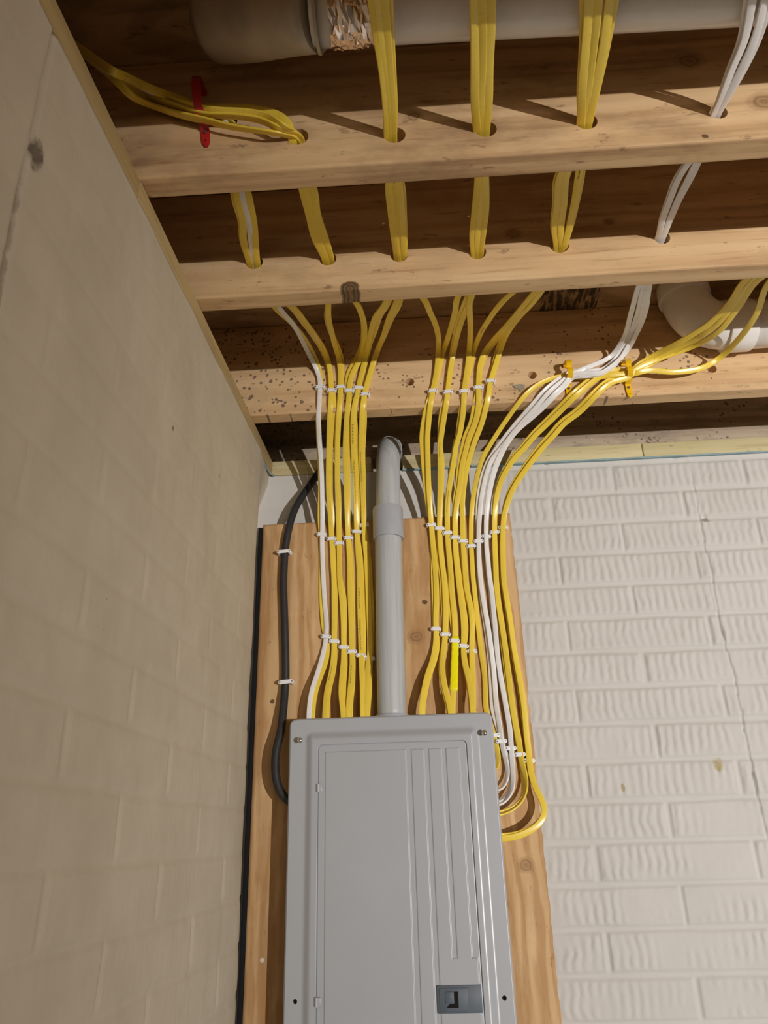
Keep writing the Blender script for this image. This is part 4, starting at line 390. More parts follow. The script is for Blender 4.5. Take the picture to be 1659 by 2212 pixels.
def concrete(name, c1, c2, stains=()):
    k = NT(name, 0.72, 0.25); n1 = k.noise(k.coord(), 7, 5, 0.6); n2 = k.noise(k.coord(), 260, 5, 0.65); n3 = k.noise(k.coord(), 45, 4, 0.6)
    col = k.mix(k.ramp(n1, [(0.35, 0.0), (0.65, 1.0)]), c1, c2)
    pit = k.ramp(k.voro(k.coord(), 42), [(0.035, 1.0), (0.06, 0.0)])
    pm = k.ramp(k.noise(k.coord(), 6, 2), [(0.58, 0.0), (0.66, 1.0)])
    col = k.mix(k.math('MULTIPLY', k.math('MULTIPLY', pit, pm), 0.6), col, (0.10, 0.08, 0.06))
    s = k.sep(k.coord())
    for (ia, a, z, ra, rz, colr, amt) in stains:
        da = k.math('DIVIDE', k.math('SUBTRACT', s[ia], a), ra); dz = k.math('DIVIDE', k.math('SUBTRACT', s[2], z), rz)
        d = k.math('ADD', k.math('ADD', k.math('MULTIPLY', da, da), k.math('MULTIPLY', dz, dz)), k.math('MULTIPLY', k.math('SUBTRACT', n3, 0.5), 3.0))
        col = k.mix(k.math('MULTIPLY', k.ramp(d, [(0.2, 1.0), (1.3, 0.0)]), amt), col, colr)
    k.color(col); k.bump(k.math('ADD', k.math('MULTIPLY', n2, 0.45), k.math('MULTIPLY', n3, 0.8)), 0.42, 0.0016); return k.m
m_wall = concrete('painted_concrete', (0.575, 0.558, 0.532), (0.615, 0.592, 0.570),
    ((0, 0.92, 1.722, 0.012, 0.014, (0.42, 0.34, 0.16), 0.8), (0, 0.998, 2.243, 0.010, 0.007, (0.30, 0.26, 0.2), 0.85),
     (0, 0.728, 1.683, 0.004, 0.009, (0.40, 0.33, 0.18), 0.8), (0, 0.985, 1.98, 0.003, 0.02, (0.3, 0.28, 0.25), 0.5), (0, 0.985, 1.68, 0.004, 0.06, (0.3, 0.28, 0.25), 0.5)))
m_wall_shaded = concrete('painted_concrete_shaded', (0.55, 0.475, 0.36), (0.61, 0.53, 0.41),  # same paint as the back wall; its warmer, dimmer light is in the colour
    ((1, -1.075, 2.235, 0.012, 0.024, (0.14, 0.11, 0.08), 0.9), (1, -1.086, 2.10, 0.006, 0.12, (0.30, 0.24, 0.17), 0.7), (1, -1.084, 1.93, 0.012, 0.08, (0.24, 0.18, 0.14), 0.6),
     (1, -0.66, 2.16, 0.004, 0.006, (0.16, 0.12, 0.08), 0.8), (1, -0.42, 2.20, 0.004, 0.006, (0.2, 0.15, 0.1), 0.6)))
m_floor = concrete('floor_concrete', (0.34, 0.32, 0.29), (0.42, 0.39, 0.35))

# ------------------------------------------------------------------ walls, floor, ceiling
COURSE, LEN, ZTOP = 0.0735, 0.298, 2.394
def brick_h(a, z, off, rib, rough, seed, fade):
    """form-liner brick relief; a = metres along the wall."""
    k = np.floor((ZTOP-z)/COURSE); fz = (ZTOP-z)/COURSE-k
    wob = 0.0016*vnoise(a*14, z*14, seed)
    s = (a-off-np.where(k % 2 == 0, 0.0, LEN/2)); s = s-LEN*np.floor(s/LEN)
    dz = np.minimum(fz, 1-fz)*COURSE+wob; da = np.minimum(s, LEN-s)+wob
    face = sstep(0.0035, 0.0075, dz)*sstep(0.0022, 0.0065, da)
    bid = k*17+np.floor((a-off)/LEN+0.5*(k % 2))
    wv = 0.0030*vnoise(a*22, z*42+bid*3.1, seed+5)+0.0016*vnoise(a*60, z*90, seed+6)
    r = 0.5+0.5*np.cos(2*np.pi*(a+wv)/0.0172+bid)
    r = r**0.8
    worn = sstep(-0.55, 0.35, vnoise(a*9, z*16, seed+9)+0.5*vnoise(a*31, z*43, seed+11)+fade(z))
    r *= worn*(0.65+0.35*vnoise(a*40, z*55, seed+13))
    endz = sstep(0.006, 0.013, dz)
    g = rough*(vnoise(a*120, z*120, seed+20)+0.6*vnoise(a*260, z*260, seed+21))*face
    return -0.0022+0.0032*face+rib*r*endz*face+g+0.0006*vnoise(a*11, z*11, seed+30)
def back_front(U, V):
    h = brick_h(U, V, 0.808, 0.0030, 0.00016, 3, lambda z: np.interp(z, [1.2, 1.7, 2.1, 2.4], [0.0, 0.35, 0.8, 1.1]))
    fine = sstep(1.12, 1.2, V)*(1-sstep(1.76, 1.8, U))
    seam = 0.984+0.004*vnoise(V*9, V*0, 4)+0.0015*vnoise(V*60, V*0, 5)
    d = np.abs(U-seam); wdt = np.interp(V, [1.3, 1.9, 2.4], [0.0030, 0.0020, 0.0015])
    h = h-0.0045*(1-sstep(wdt*0.35, wdt*1.15, d))*sstep(2.37, 2.33, V)*1.0+0.0008*sstep(0, 0.002, U-seam)*(1-sstep(0.0, 0.03, U-seam))
    r = np.hypot(U-0.996, V-2.252); h = h-0.004*(1-sstep(0.004, 0.007, r))
    smooth = sstep(0.54, 0.60, U)                       # trowelled smooth behind the board, by the corner
    h = (h*fine)*(0.12+0.88*smooth)+0.0012*vnoise(U*8, V*8, 77)
    corner = 0.010*(1-sstep(-0.03, 0.035, U))           # rounded inside corner
    return U, -(h)-0.0015-corner*0.6, V
us = np.concatenate([np.arange(-0.03, 0.54, 0.006), np.arange(0.54, 1.8, 0.0026), np.arange(1.8, 4.01, 0.2)])
vs = np.concatenate([np.arange(0, 1.15, 0.115), np.arange(1.15, 2.4051, 0.0028), [2.405]])
struct(height_slab('wall_back', us, vs, back_front, (0, 0.21, 0), m_wall), 'white painted concrete wall cast in a ribbed brick pattern, behind the panel', 'wall')
def left_front(U, V):
    h = brick_h(-U, V, 0.105, 0.00055, 0.0001, 41, lambda z: np.interp(z, [1.2, 1.8, 2.1, 2.4], [0.2, 0.1, -0.2, -0.5]))
    h = h*np.interp(V, [1.3, 1.7, 1.9, 2.1, 2.4], [0.8, 0.65, 0.38, 0.20, 0.10])*sstep(1.12, 1.2, V)*(1-0.7*sstep(-0.16, -0.1, U))
    d = np.abs(U+1.085+0.004*vnoise(V*9, V*0, 14)); h = h-0.004*(1-sstep(0.001, 0.004, d))*sstep(1.85, 1.95, V)
    r = np.hypot((U+1.076)/0.8, (V-2.237)/1.3); h = h-0.006*(1-sstep(0.006, 0.011, r))+0.002*(1-sstep(0.012, 0.02, r))
    h = h+0.0022*vnoise(U*5, V*5, 60)+0.0010*vnoise(U*14, V*7, 61)+0.0005*vnoise(U*45, V*30, 62)
    base = 0.010+0.022*U
    corner = sstep(-0.15, -0.015, U)*(0.033-0.022*sstep(2.30, 2.40, V))
    return base+h-corner, U, V
ul = np.concatenate([np.arange(-4.0, -1.75, 0.15), np.arange(-1.75, 0.012, 0.004)])
vl = np.concatenate([np.arange(0, 1.15, 0.115), np.arange(1.15, 2.4051, 0.0045), [2.405]])
struct(height_slab('wall_left', ul, vl, left_front, (-0.2, 0, 0), m_wall_shaded), 'painted concrete wall on the left with faint brick courses', 'wall')
struct(from_bm('floor', box_bm((-0.3, -6, -0.1), (5.0, 0.25, 0.0)), m_floor))
struct(from_bm('ceiling', box_bm((-0.3, -4.0, 2.680), (4.0, 0.25, 2.700)), m_sub), 'brown plywood subfloor seen from below', 'subfloor')
def gasket(name, pts):
    return struct(tube(name, pts, 0.0035, m_foam, n=8, step=0.02), 'thin blue-green foam gasket strip under the sill', 'gasket')
# sill plates on both walls, rims above them
def sill(name, lo, hi, mat): return struct(from_bm(name, box_bm(lo, hi, 0.003, 2), mat, auto=40), None)
sill('trim_1', (0.002, -0.006, 2.406), (0.246, 0.138, 2.444), m_sill)
sill('trim_2', (0.320, -0.006, 2.406), (0.8855, 0.138, 2.444), m_sill)
sill('trim_3', (0.8870, -0.006, 2.406), (4.0, 0.138, 2.444), m_sill)
bm = bmesh.new()
box_bm((-0.140, -4.0, 2.406), (0.0, -0.852, 2.444), 0.003, 2, bm); box_bm((-0.140, -0.850, 2.406), (0.0, 0.138, 2.444), 0.003, 2, bm)
for v in bm.verts: v.co.x += 0.008+0.022*v.co.y
struct(from_bm('trim_4', bm, m_sill_y, auto=40))
o = from_bm('trim_5', box_bm((-0.14, 0.100, 2.444), (4.0, 0.138, 2.680)), m_rim)
b2 = bpy.data.objects.new('cut', bpy.data.meshes.new('cut')); COL.objects.link(b2)
bmc = cyl_bm((0.291, 0.12, 2.478), (0, 1, 0), 0.032, 0.2, 32); cyl_bm((0.150, 0.12, 2.462), (0, 1, 0), 0.013, 0.2, 20, bmc); bmc.to_mesh(b2.data); bmc.free()
def cut(o, c):
    md = o.modifiers.new('b', 'BOOLEAN'); md.operation = 'DIFFERENCE'; md.object = c; md.solver = 'EXACT'
    dg = bpy.context.evaluated_depsgraph_get(); me = bpy.data.meshes.new_from_object(o.evaluated_get(dg)); o.modifiers.clear(); o.data = me
    bpy.data.objects.remove(c)
cut(o, b2); struct(o, 'dark stained rim board above the back wall sill', 'rim board')
struct(from_bm('trim_6', box_bm((-0.175, -4.0, 2.444), (-0.14, 0.138, 2.680)), m_rim))
struct(from_bm('trim_7', box_bm((0.320, -0.0095, 2.4022), (4.0, 0.05, 2.4058)), m_foam), 'thin blue-green foam gasket strip under the back wall sill', 'gasket')
g2 = struct(tube('trim_8', [(0.011, -0.006, 2.4035), (0.004, -0.035, 2.4045), (0.002, -0.08, 2.405), (0.000, -0.16, 2.405), (-0.001, -0.26, 2.405)], 0.0024, m_foam, n=8, step=0.01), 'blue-green foam gasket strip on top of the left wall', 'gasket')

# ------------------------------------------------------------------ joists
HOLES = {'j1': [(0.342, 2.496, .0150), (0.468, 2.496, .0150), (0.606, 2.498, .0150), (0.784, 2.498, .0125), (0.206, 2.505, .0155), (0.104, 2.545, .015)],
         'j2': [(0.090, 2.515, .0145), (0.217, 2.513, .0145), (0.339, 2.511, .0145), (0.471, 2.507, .0150), (0.609, 2.510, .016), (0.780, 2.513, .0135), (1.020, 2.509, .013), (1.055, 2.509, .010)],
         'j3': [(0.347, 2.509, .0095), (0.611, 2.510, .0095), (0.990, 2.501, .010)]}
HOLES['j0'] = [(x, z, .011) for x, z, r in HOLES['j1'][:4]]
def joist(y0, mat, holes, label):
    """38 mm by 235 mm joist, eased edges, bored for cables."""
    T, H, r = 0.037, 0.235, 0.004; z0 = 2.445; prof = []
    for cx, cz, a0 in ((r, r, 180), (T-r, r, 270), (T-r, H-r, 0), (r, H-r, 90)):
        for k in range(5):
            a = math.radians(a0+k*22.5); prof.append((y0+cx+r*math.cos(a), z0+cz+r*math.sin(a)))
    xs = [-0.138]+list(np.arange(0.0, 1.7, 0.05))+[4.0]; bm = bmesh.new(); rings = []
    for x in xs:
        w = 0.0009*math.sin(x*5+y0*9)
        rings.append([bm.verts.new((x, y+w, z)) for y, z in prof])
    n = len(prof)
    for a, b in zip(rings, rings[1:]):
        for i in range(n): bm.faces.new((a[i], a[(i+1) % n], b[(i+1) % n], b[i]))
    bm.faces.new(rings[0]); bm.faces.new(list(reversed(rings[-1])))
    o = from_bm('floor_joist', bm, mat)
    if holes:
        c = bpy.data.objects.new('cut', bpy.data.meshes.new('cut')); COL.objects.link(c); bc = bmesh.new()
        for hx, hz, hr in holes: cyl_bm((hx, y0+T/2, hz), (0, 1, 0), hr, 0.09, 32, bc)
        bc.to_mesh(c.data); bc.free(); cut(o, c)
    return tag(o, label, 'floor joist')
joist(-0.218, m_j3, HOLES['j3'], 'mould-spotted pine joist nearest the back wall, with cable clips along its face')
joist(-0.603, m_j2, HOLES['j2'], 'pine joist with a big black knot on its bottom edge')
joist(-0.853, m_j1, HOLES['j1'], 'topmost pine joist in view, the red clamp nailed to its left end')
joist(-1.152, m_j0, HOLES['j0'], 'pine joist just above the top of the picture')
joist(-1.552, m_j0, [], 'pine joist over the viewer')
bm = bmesh.new(); pp = [(-.013, .006), (-.004, .0085), (.006, .008), (.0125, .006), (.011, -.002), (.006, -.0085), (.001, -.009), (-.001, -.002), (-.008, -.001)]
a = [bm.verts.new((0.5795+x, -0.2197, 2.479+z)) for x, z in pp]; b = [bm.verts.new((0.5795+x, -0.2180, 2.479+z)) for x, z in pp]
bm.faces.new(a); bm.faces.new(list(reversed(b)))
for i in range(9): bm.faces.new((a[i], a[(i+1) % 9], b[(i+1) % 9], b[i]))
o = from_bm('putty_patch', bm, plain('grey_putty', (0.33, 0.30, 0.22), 0.8))
o.scale = (1, 1, 1); tag(o, 'small grey putty smear on the spotted joist, between the right clips and the yellow clamps', 'patch')

# ------------------------------------------------------------------ plywood board
us = np.linspace(0.0, 0.5575, 90); vs = np.concatenate([np.linspace(0.9, 1.2, 20), np.linspace(1.205, 2.262, 260)])
def ply(U, V):
    e = np.minimum(U, 0.5575-U); rt = sstep(0.50, 0.5575, U)
    x = U-rt*0.0012*(1+vnoise(V*90, U*0, 8))*(vnoise(V*12, U*0, 3) > 0.2)
    return x, -0.045+0.0004*vnoise(U*20, V*5, 8), V
board = height_slab('plywood_board', us, vs, ply, (0, 0.018, 0), m_ply)
tag(board, 'tall plywood backing board fixed to the concrete wall behind the grey panel', 'board')
for (z, x0) in ((2.1, 0.05), (1.2, 0.05)):
    st = from_bm('furring_strip', box_bm((0.02, -0.0275, z-0.04), (0.54, -0.0005, z+0.04)), m_sill); st.parent = board

o = from_bm('black_gap_strip', box_bm((-0.0110, -0.0430, 0.9), (-0.0005, -0.024, 2.257), 0.0015, 2), plain('matte_black', (0.012, 0.013, 0.015), 0.8, 0.2), auto=40)  # black strip added so the gap beside the board reads dark
tag(o, 'narrow black strip darkening the gap between the plywood and the left wall', 'strip')
# ------------------------------------------------------------------ breaker panel
pan = empty('electrical_panel', (0.279, -0.045, 1.0))
tag(pan, 'large grey steel breaker panel with hinged door mounted on the plywood board', 'electrical panel')
PARTS = []
def P(o): PARTS.append(o); o.parent = pan; return o
def stepped(lo, hi, *dense):
    a = [lo, hi]+[v for d in dense for v in np.arange(*d)]; a = np.unique(np.round(np.clip(a, lo, hi), 5)); return a
def rr(U, V, x0, x1, z0, z1, r):
    """signed distance (positive inside) to a rounded rectangle"""
    cx, cz = (x0+x1)/2, (z0+z1)/2; qx = np.abs(U-cx)-(x1-x0)/2+r; qz = np.abs(V-cz)-(z1-z0)/2+r
    return -(np.minimum(np.maximum(qx, qz), 0)+np.hypot(np.maximum(qx, 0), np.maximum(qz, 0))-r)
X0, X1, ZT, ZB = 0.0835, 0.4745, 1.820, 1.0; CR = 0.013
P(from_bm('box', box_bm((0.092, -0.1035, ZB+0.01), (0.466, -0.0455, 1.809), 0.002), m_pan))
DX0, DX1, DZ0, DZ1 = 0.1413, 0.4207, 1.06, 1.7685
def cover(U, V):
    zt = ZT; d = np.maximum(0, X0+CR-U)+np.maximum(0, U-(X1-CR)); drop = CR-np.sqrt(np.maximum(0, CR**2-d**2))
    Vw = np.where(V > 1.3, V-drop*sstep(ZT-0.06, ZT, V)**1.0, V)
    s = rr(U, V, 0.114, 0.447, 1.03, 1.7955, 0.014); raised = 0.0085*sstep(0.0, 0.017, s)
    g = rr(U, V, DX0-0.0011, DX1+0.0011, DZ0-0.001, DZ1+0.0011, 0.0085); dr = 0.0036*sstep(-0.0002, 0.0006, g)
    e = np.minimum(np.minimum(U-X0, X1-U), ZT-V); curl = 0.003*(1-sstep(0.0, 0.003, e))
    h = raised-dr-curl
    for hx, hz in ((0.1035, 1.3535), (0.4565, 1.353)): h = h-0.0085*(1-sstep(0.0031, 0.0039, np.hypot(U-hx, V-hz)))
    return U, -0.1145-h, Vw
us = stepped(X0, X1, (X0, X0+0.008, 0.0006), (0.0990, 0.1080, 0.0004), (0.112, 0.136, 0.0015), (0.139, 0.145, 0.0004), (0.145, 0.417, 0.006), (0.417, 0.4235, 0.0004), (0.424, 0.450, 0.0015), (0.4520, 0.4610, 0.0004), (X1-0.014, X1, 0.0007))
vs = stepped(ZB, ZT, (1.0, 1.35, 0.02), (1.3485, 1.3580, 0.0004), (1.36, 1.76, 0.01), (1.757, 1.772, 0.0005), (1.772, 1.80, 0.002), (1.80, 1.82, 0.0007))
P(height_slab('cover', us, vs, cover, (0, 0.0100, 0), m_pan))
def door(U, V):
    r = 0.0085; d = np.maximum(0, DX0+r-U)+np.maximum(0, U-(DX1-r)); drop = r-np.sqrt(np.maximum(0, r*r-d*d))
    Vw = V-drop*sstep(DZ1-0.03, DZ1, V)
    h = np.zeros_like(U)
    for a, b, lo in ((0.1545, 0.3065, 1.0), (0.3170, 0.3405, 1.0), (0.3500, 0.3735, 1.0), (0.3820, 0.4070, 1.0)):
        w = 0.0022; s = np.minimum(np.minimum(U-a, b-U), 1.7555-V); h = np.maximum(h, 0.0016*sstep(-w/2, w/2, s))
    flat = 0.0016*sstep(1.4145, 1.4115, V)*sstep(0.3500-0.001, 0.3500+0.001, U)*(1-sstep(0.4150, 0.4175, U)); h = np.maximum(h, flat)
    h = h+0.0006*sstep(0.0, 0.0012, np.minimum(np.minimum(U-DX0, DX1-U), DZ1-V))
    return U, -0.1205-h, Vw
dl = [(v-0.003, v+0.003, 0.0005) for v in (0.1545, 0.3065, 0.3170, 0.3405, 0.3500, 0.3735, 0.3820, 0.4070, 0.4160)]
us = stepped(DX0, DX1, (DX0, DX0+0.009, 0.0006), (0.15, 0.415, 0.01), (DX1-0.009, DX1, 0.0006), *dl)
vs = stepped(DZ0, DZ1, (1.06, 1.75, 0.02), (1.4105, 1.4155, 0.0006), (1.752, 1.759, 0.0006), (1.7585, DZ1, 0.0007))
dr = P(height_slab('door', us, vs, door, (0, 0.0025, 0), m_pan))
for hz in (1.6925, 1.354, 1.10):
    bm = bmesh.new(); cyl_bm((DX0+0.0003, -0.1235, hz), (0, 0, 1), 0.0036, 0.0135, 16, bm)
    box_bm((DX0, -0.1255, hz-0.0068), (DX0+0.0075, -0.1222, hz+0.0068), 0.0006, 2, bm)
    h = P(from_bm('hinge', bm, m_pan, auto=40))
for sx, sz in ((0.106, 1.7785), (0.4565, 1.7805)):
    bm = lathe_bm([(0, -0.018), (0.0022, -0.018), (0.0022, 0.0), (0.0052, 0.0), (0.0055, 0.0008), (0.0052, 0.0022), (0.0036, 0.0036), (0.0015, 0.0041), (0, 0.0042)], (sx, -0.1345+0.008, sz), (0, -1, 0), 28)
    s = P(from_bm('cover_screw', bm, m_zinc, auto=50)); s['label'] = 'shiny zinc screw standing proud of the cover'
    bm = box_bm((sx-0.0026, -0.1316, sz-0.0005), (sx+0.0026, -0.1303, sz+0.0005)); box_bm((sx-0.0005, -0.1316, sz-0.0026), (sx+0.0005, -0.1303, sz+0.0026), bm=bm)
    q = from_bm('screw_slot', bm, m_nail); q.parent = s
for hx, hz in ((0.1035, 1.3535), (0.4565, 1.353)):
    bm = lathe_bm([(0, 0.0), (0.0036, 0.0), (0.0036, 0.0008), (0, 0.0008)], (hx, -0.1082, hz), (0, -1, 0), 24)  # black disc at the pit bottom, the hole's shade as colour
    bm2 = from_bm('screw_hole', bm, m_dark); P(bm2); bm2['label'] = 'empty dark screw hole in the cover rim'
# main breaker window in the door
mb = P(from_bm('main_breaker', box_bm((0.3445, -0.1245, 1.3345), (0.4185, -0.1195, 1.3745), 0.0012, 2), m_brk, auto=40)); mb['label'] = 'dark grey breaker surround'
bm = box_bm((0.3480, -0.1256, 1.3375), (0.3960, -0.1240, 1.3705), 0.0008, 2)
q = from_bm('escutcheon', bm, m_brk, auto=40); q.parent = mb
bm = bmesh.new(); pts = [(0.3730, 1.3655), (0.3795, 1.3655), (0.3795, 1.3425), (0.3595, 1.3425), (0.3640, 1.3475), (0.3730, 1.3485)]
a = [bm.verts.new((x, -0.1262, z)) for x, z in pts]; b = [bm.verts.new((x, -0.1240, z)) for x, z in pts]
bm.faces.new(a); bm.faces.new(list(reversed(b)))
for i in range(6): bm.faces.new((a[i], a[(i+1) % 6], b[(i+1) % 6], b[i]))
q = from_bm('handle_slot', bm, m_dark); q.parent = mb
q = from_bm('toggle', box_bm((0.3578, -0.1272, 1.3490), (0.3722, -0.1250, 1.3655), 0.001, 2), m_brk, auto=40); q.parent = mb
for k, (a, b) in enumerate(((1.3925, 1.3855),)):
    q = P(from_bm('scratch', box_bm((0.3625, -0.1224, b), (0.3632, -0.1220, a)), m_zinc)); q['label'] = 'short bright paint scratch'
for x in (0.3745, 0.4080):
    bm = bmesh.new(); bmesh.ops.create_icosphere(bm, subdivisions=2, radius=0.0012, matrix=Matrix.Translation((x, -0.1222, 1.4125)))
    P(from_bm('dimple', bm, m_zinc, smooth=True))

# ------------------------------------------------------------------ grey conduit
con = empty('conduit', (0.281, -0.078, 1.81)); tag(con, 'thick grey plastic conduit rising from the top of the panel into the rim board', 'conduit')
CP = [(0.2805, -0.0775, 1.812), (0.2815, -0.0775, 1.95), (0.283, -0.0775, 2.10), (0.2845, -0.0775, 2.235)]
o = tube('lower_pipe', CP, 0.0288, m_pvcg, con, 40, 0.02)
o = tube('sweep_bend', [(0.2845, -0.0775, 2.235), (0.2865, -0.0770, 2.30), (0.288, -0.0745, 2.36), (0.2895, -0.0600, 2.415), (0.2905, -0.0300, 2.452), (0.291, 0.010, 2.470), (0.291, 0.06, 2.476), (0.291, 0.155, 2.478)], 0.0272, m_pvcg, con, 40, 0.008, smooth=6)
bm = lathe_bm([(0.0289, 0.0), (0.0330, 0.0), (0.0333, 0.002), (0.0333, 0.070), (0.0325, 0.0725), (0.0275, 0.0725), (0.0275, 0.06)], (0.2845, -0.0775, 2.2005), (0.004, 0, 1), 40)
q = from_bm('coupling', bm, m_pvcb, con, auto=40); q['label'] = 'slightly bluer wide coupling sleeve'
bm = lathe_bm([(0.0287, 0.012), (0.0335, 0.012), (0.0345, 0.010), (0.0345, 0.0), (0.0300, -0.001)], (0.2806, -0.0775, 1.8135), (0, 0, 1), 40)
q = from_bm('lock_ring', bm, m_pvcb, con, auto=40)
bm = lathe_bm([(0.0274, -0.002), (0.0292, -0.002), (0.0300, 0.0), (0.0300, 0.05), (0.0274, 0.05)], (0.2908, -0.004, 2.4655), (0.0, 1, 0.26), 40)
from_bm('bell_end', bm, m_pvcg, con, auto=40)

# ------------------------------------------------------------------ pipes between the joists
dp = empty('drain_pipe', (0.941, -0.275, 2.51)); tag(dp, 'white plastic drain pipe with an elbow between the joists on the right', 'pipe')
tube('elbow', [(0.941, -0.275, 2.6795), (0.941, -0.275, 2.655), (0.943, -0.275, 2.630), (0.953, -0.275, 2.602), (0.972, -0.275, 2.580), (0.998, -0.275, 2.5685), (1.030, -0.275, 2.566)], 0.049, m_pvcw, dp, 40, 0.005, smooth=4)
bm = lathe_bm([(0.0470, 0), (0.0525, 0), (0.0532, 0.002), (0.0532, 0.034), (0.0520, 0.036), (0.046, 0.036)], (0.941, -0.275, 2.640), (0, 0, 1), 40); from_bm('hub', bm, m_pvcw, dp, auto=40)
bm = lathe_bm([(0.0470, 0), (0.0535, 0), (0.0545, 0.002), (0.0545, 0.052), (0.0535, 0.054), (0.046, 0.054)], (1.005, -0.275, 2.566), (1, 0, 0), 40); from_bm('hub', bm, m_pvcw, dp, auto=40)
tube('horizontal_pipe', [(1.02, -0.275, 2.566), (1.6, -0.275, 2.569), (3.2, -0.275, 2.574)], 0.0490, m_pvcw, dp, 40, 0.1)
ud = empty('vent_duct', (0.2, -0.96, 2.6)); tag(ud, 'white duct pipe at the top of the picture with a dull boot and foil tape', 'duct')
tube('pipe', [(0.245, -0.985, 2.564), (0.9, -0.985, 2.543), (2.6, -0.985, 2.500)], 0.040, m_pvcw, ud, 40, 0.1)
q = tube('boot', [(0.085, -0.930, 2.655), (0.10, -0.932, 2.652), (0.14, -0.945, 2.628), (0.19, -0.965, 2.598), (0.235, -0.982, 2.570), (0.252, -0.985, 2.5645)], 0.06, m_duct, ud, 40, 0.01, radii=[(0, .040), (0.12, .056), (0.5, .053), (0.9, .047), (1, .046)]); q['label'] = 'dull tapered boot'
for v in q.data.vertices: v.co.z = min(v.co.z, 2.6785)
q = from_bm('band', lathe_bm([(0.041, 0), (0.0475, 0), (0.0475, 0.004), (0.041, 0.004)], (0.249, -0.985, 2.564), (1, 0, 0), 40), m_duct, ud, auto=40)
P_ = np.linspace(0.268, 0.325, 16); bm = bmesh.new(); rg = []
rng = np.random.RandomState(4)
for x in P_:
    rg.append([bm.verts.new((x+rng.uniform(-.002, .002), -0.985+(0.0415+rng.uniform(0, .0035))*math.cos(a), 2.5625+(0.0415+rng.uniform(0, .0035))*math.sin(a))) for a in np.linspace(0, 2*math.pi, 29)[:-1]])
for a, b in zip(rg, rg[1:]):
    for i in range(28): bm.faces.new((a[i], a[(i+1) % 28], b[(i+1) % 28], b[i]))
q = from_bm('foil_tape', bm, m_foil, ud); q['label'] = 'crumpled shiny foil tape'

# ------------------------------------------------------------------ cables
pos_l = ['leftmost', 'second from left', 'third from left', 'fourth from left', 'fifth from left', 'sixth from left, beside the conduit']
LAB = {
 'L1': 'white flat cable leftmost of the bundle left of the conduit', 'L1c': 'yellow flat cable tucked behind the leftmost white cable',
 'L2': 'yellow flat cable next right of the leftmost white cable, front one of its pair', 'L2c': 'yellow flat cable behind the pair right of the leftmost white cable',
 'L3': 'yellow flat cable third column left of the conduit, front one, kinked above its joist clip', 'L3c': 'yellow flat cable third column left of the conduit, rear one',
 'L4': 'yellow flat cable fourth column left of the conduit, front one, swinging right above its clip', 'L4c': 'yellow flat cable fourth column left of the conduit, rear one',
 'L5': 'yellow flat cable with bold black printing, left of the conduit', 'L5c': 'yellow flat cable behind the boldly printed one left of the conduit',
 'L6': 'yellow flat cable running closest along the left side of the conduit', 'L6c': 'yellow flat cable behind the one closest left of the conduit',
 'R1': 'yellow flat cable first to the right of the conduit, front one', 'R1c': 'yellow flat cable first to the right of the conduit, rear one',
 'R2': 'yellow flat cable second column right of the conduit, front one', 'R2c': 'yellow flat cable second column right of the conduit, rear one',
 'R3': 'yellow cable wrapped in bright yellow tape just above the panel', 'R3c': 'yellow flat cable behind the tape-wrapped one, curving in from the far right',
 'R4': 'yellow flat cable fourth column right of the conduit, front one', 'R4c': 'yellow flat cable fourth column right of the conduit, rear one',
 'R5': 'yellow flat cable fifth column right of the conduit, front one', 'R5c': 'yellow flat cable fifth column right of the conduit, rear one',
 'R6': 'single yellow cable just left of the white cables, through both yellow clamps', 'R7': 'left white cable of the right-hand group, front one', 'R7c': 'left white cable of the right group, rear one, crossing over below the side clips',
 'R8': 'right white cable of the right-hand group, front one', 'R8c': 'right white cable of the right-hand group, rear one',
 'R9': 'yellow cable right of the white ones, looping into the panel side, front one', 'R9c': 'yellow cable right of the white ones, looping into the panel side, rear one',
 'R10': 'outermost right yellow cable making the widest loop into the panel side, front one', 'R10c': 'outermost right yellow cable of the widest loop, rear one'}
WHITE = ('L1', 'R7', 'R7c', 'R8', 'R8c')
KEEP = {}
for ci, (key, pts) in enumerate(CABLES.items()):
    if key == 'black': continue
    Pp = smooth_path(catmull(pts, 0.005), 5); T, W, N, s = frames(Pp, ci, 0.14)
    white = key in WHITE; w, t = (0.0102, 0.0048) if white else (0.0119, 0.0049)
    if key == 'R6': w = 0.0106
    o = ribbon('flat_cable', Pp, W, N, w, t, m_wht if white else m_yel)
    tag(o, LAB[key], 'cable', ('white' if white else 'yellow')+' flat electrical cables')
    KEEP[key] = (o, Pp, W, N, s)
def s_at(key, z, ymin=-0.3):
    o, Pp, W, N, s = KEEP[key]; idx = [i for i in range(len(Pp)) if Pp[i][1] > ymin]
    return s[min(idx, key=lambda i: abs(Pp[i][2]-z))]
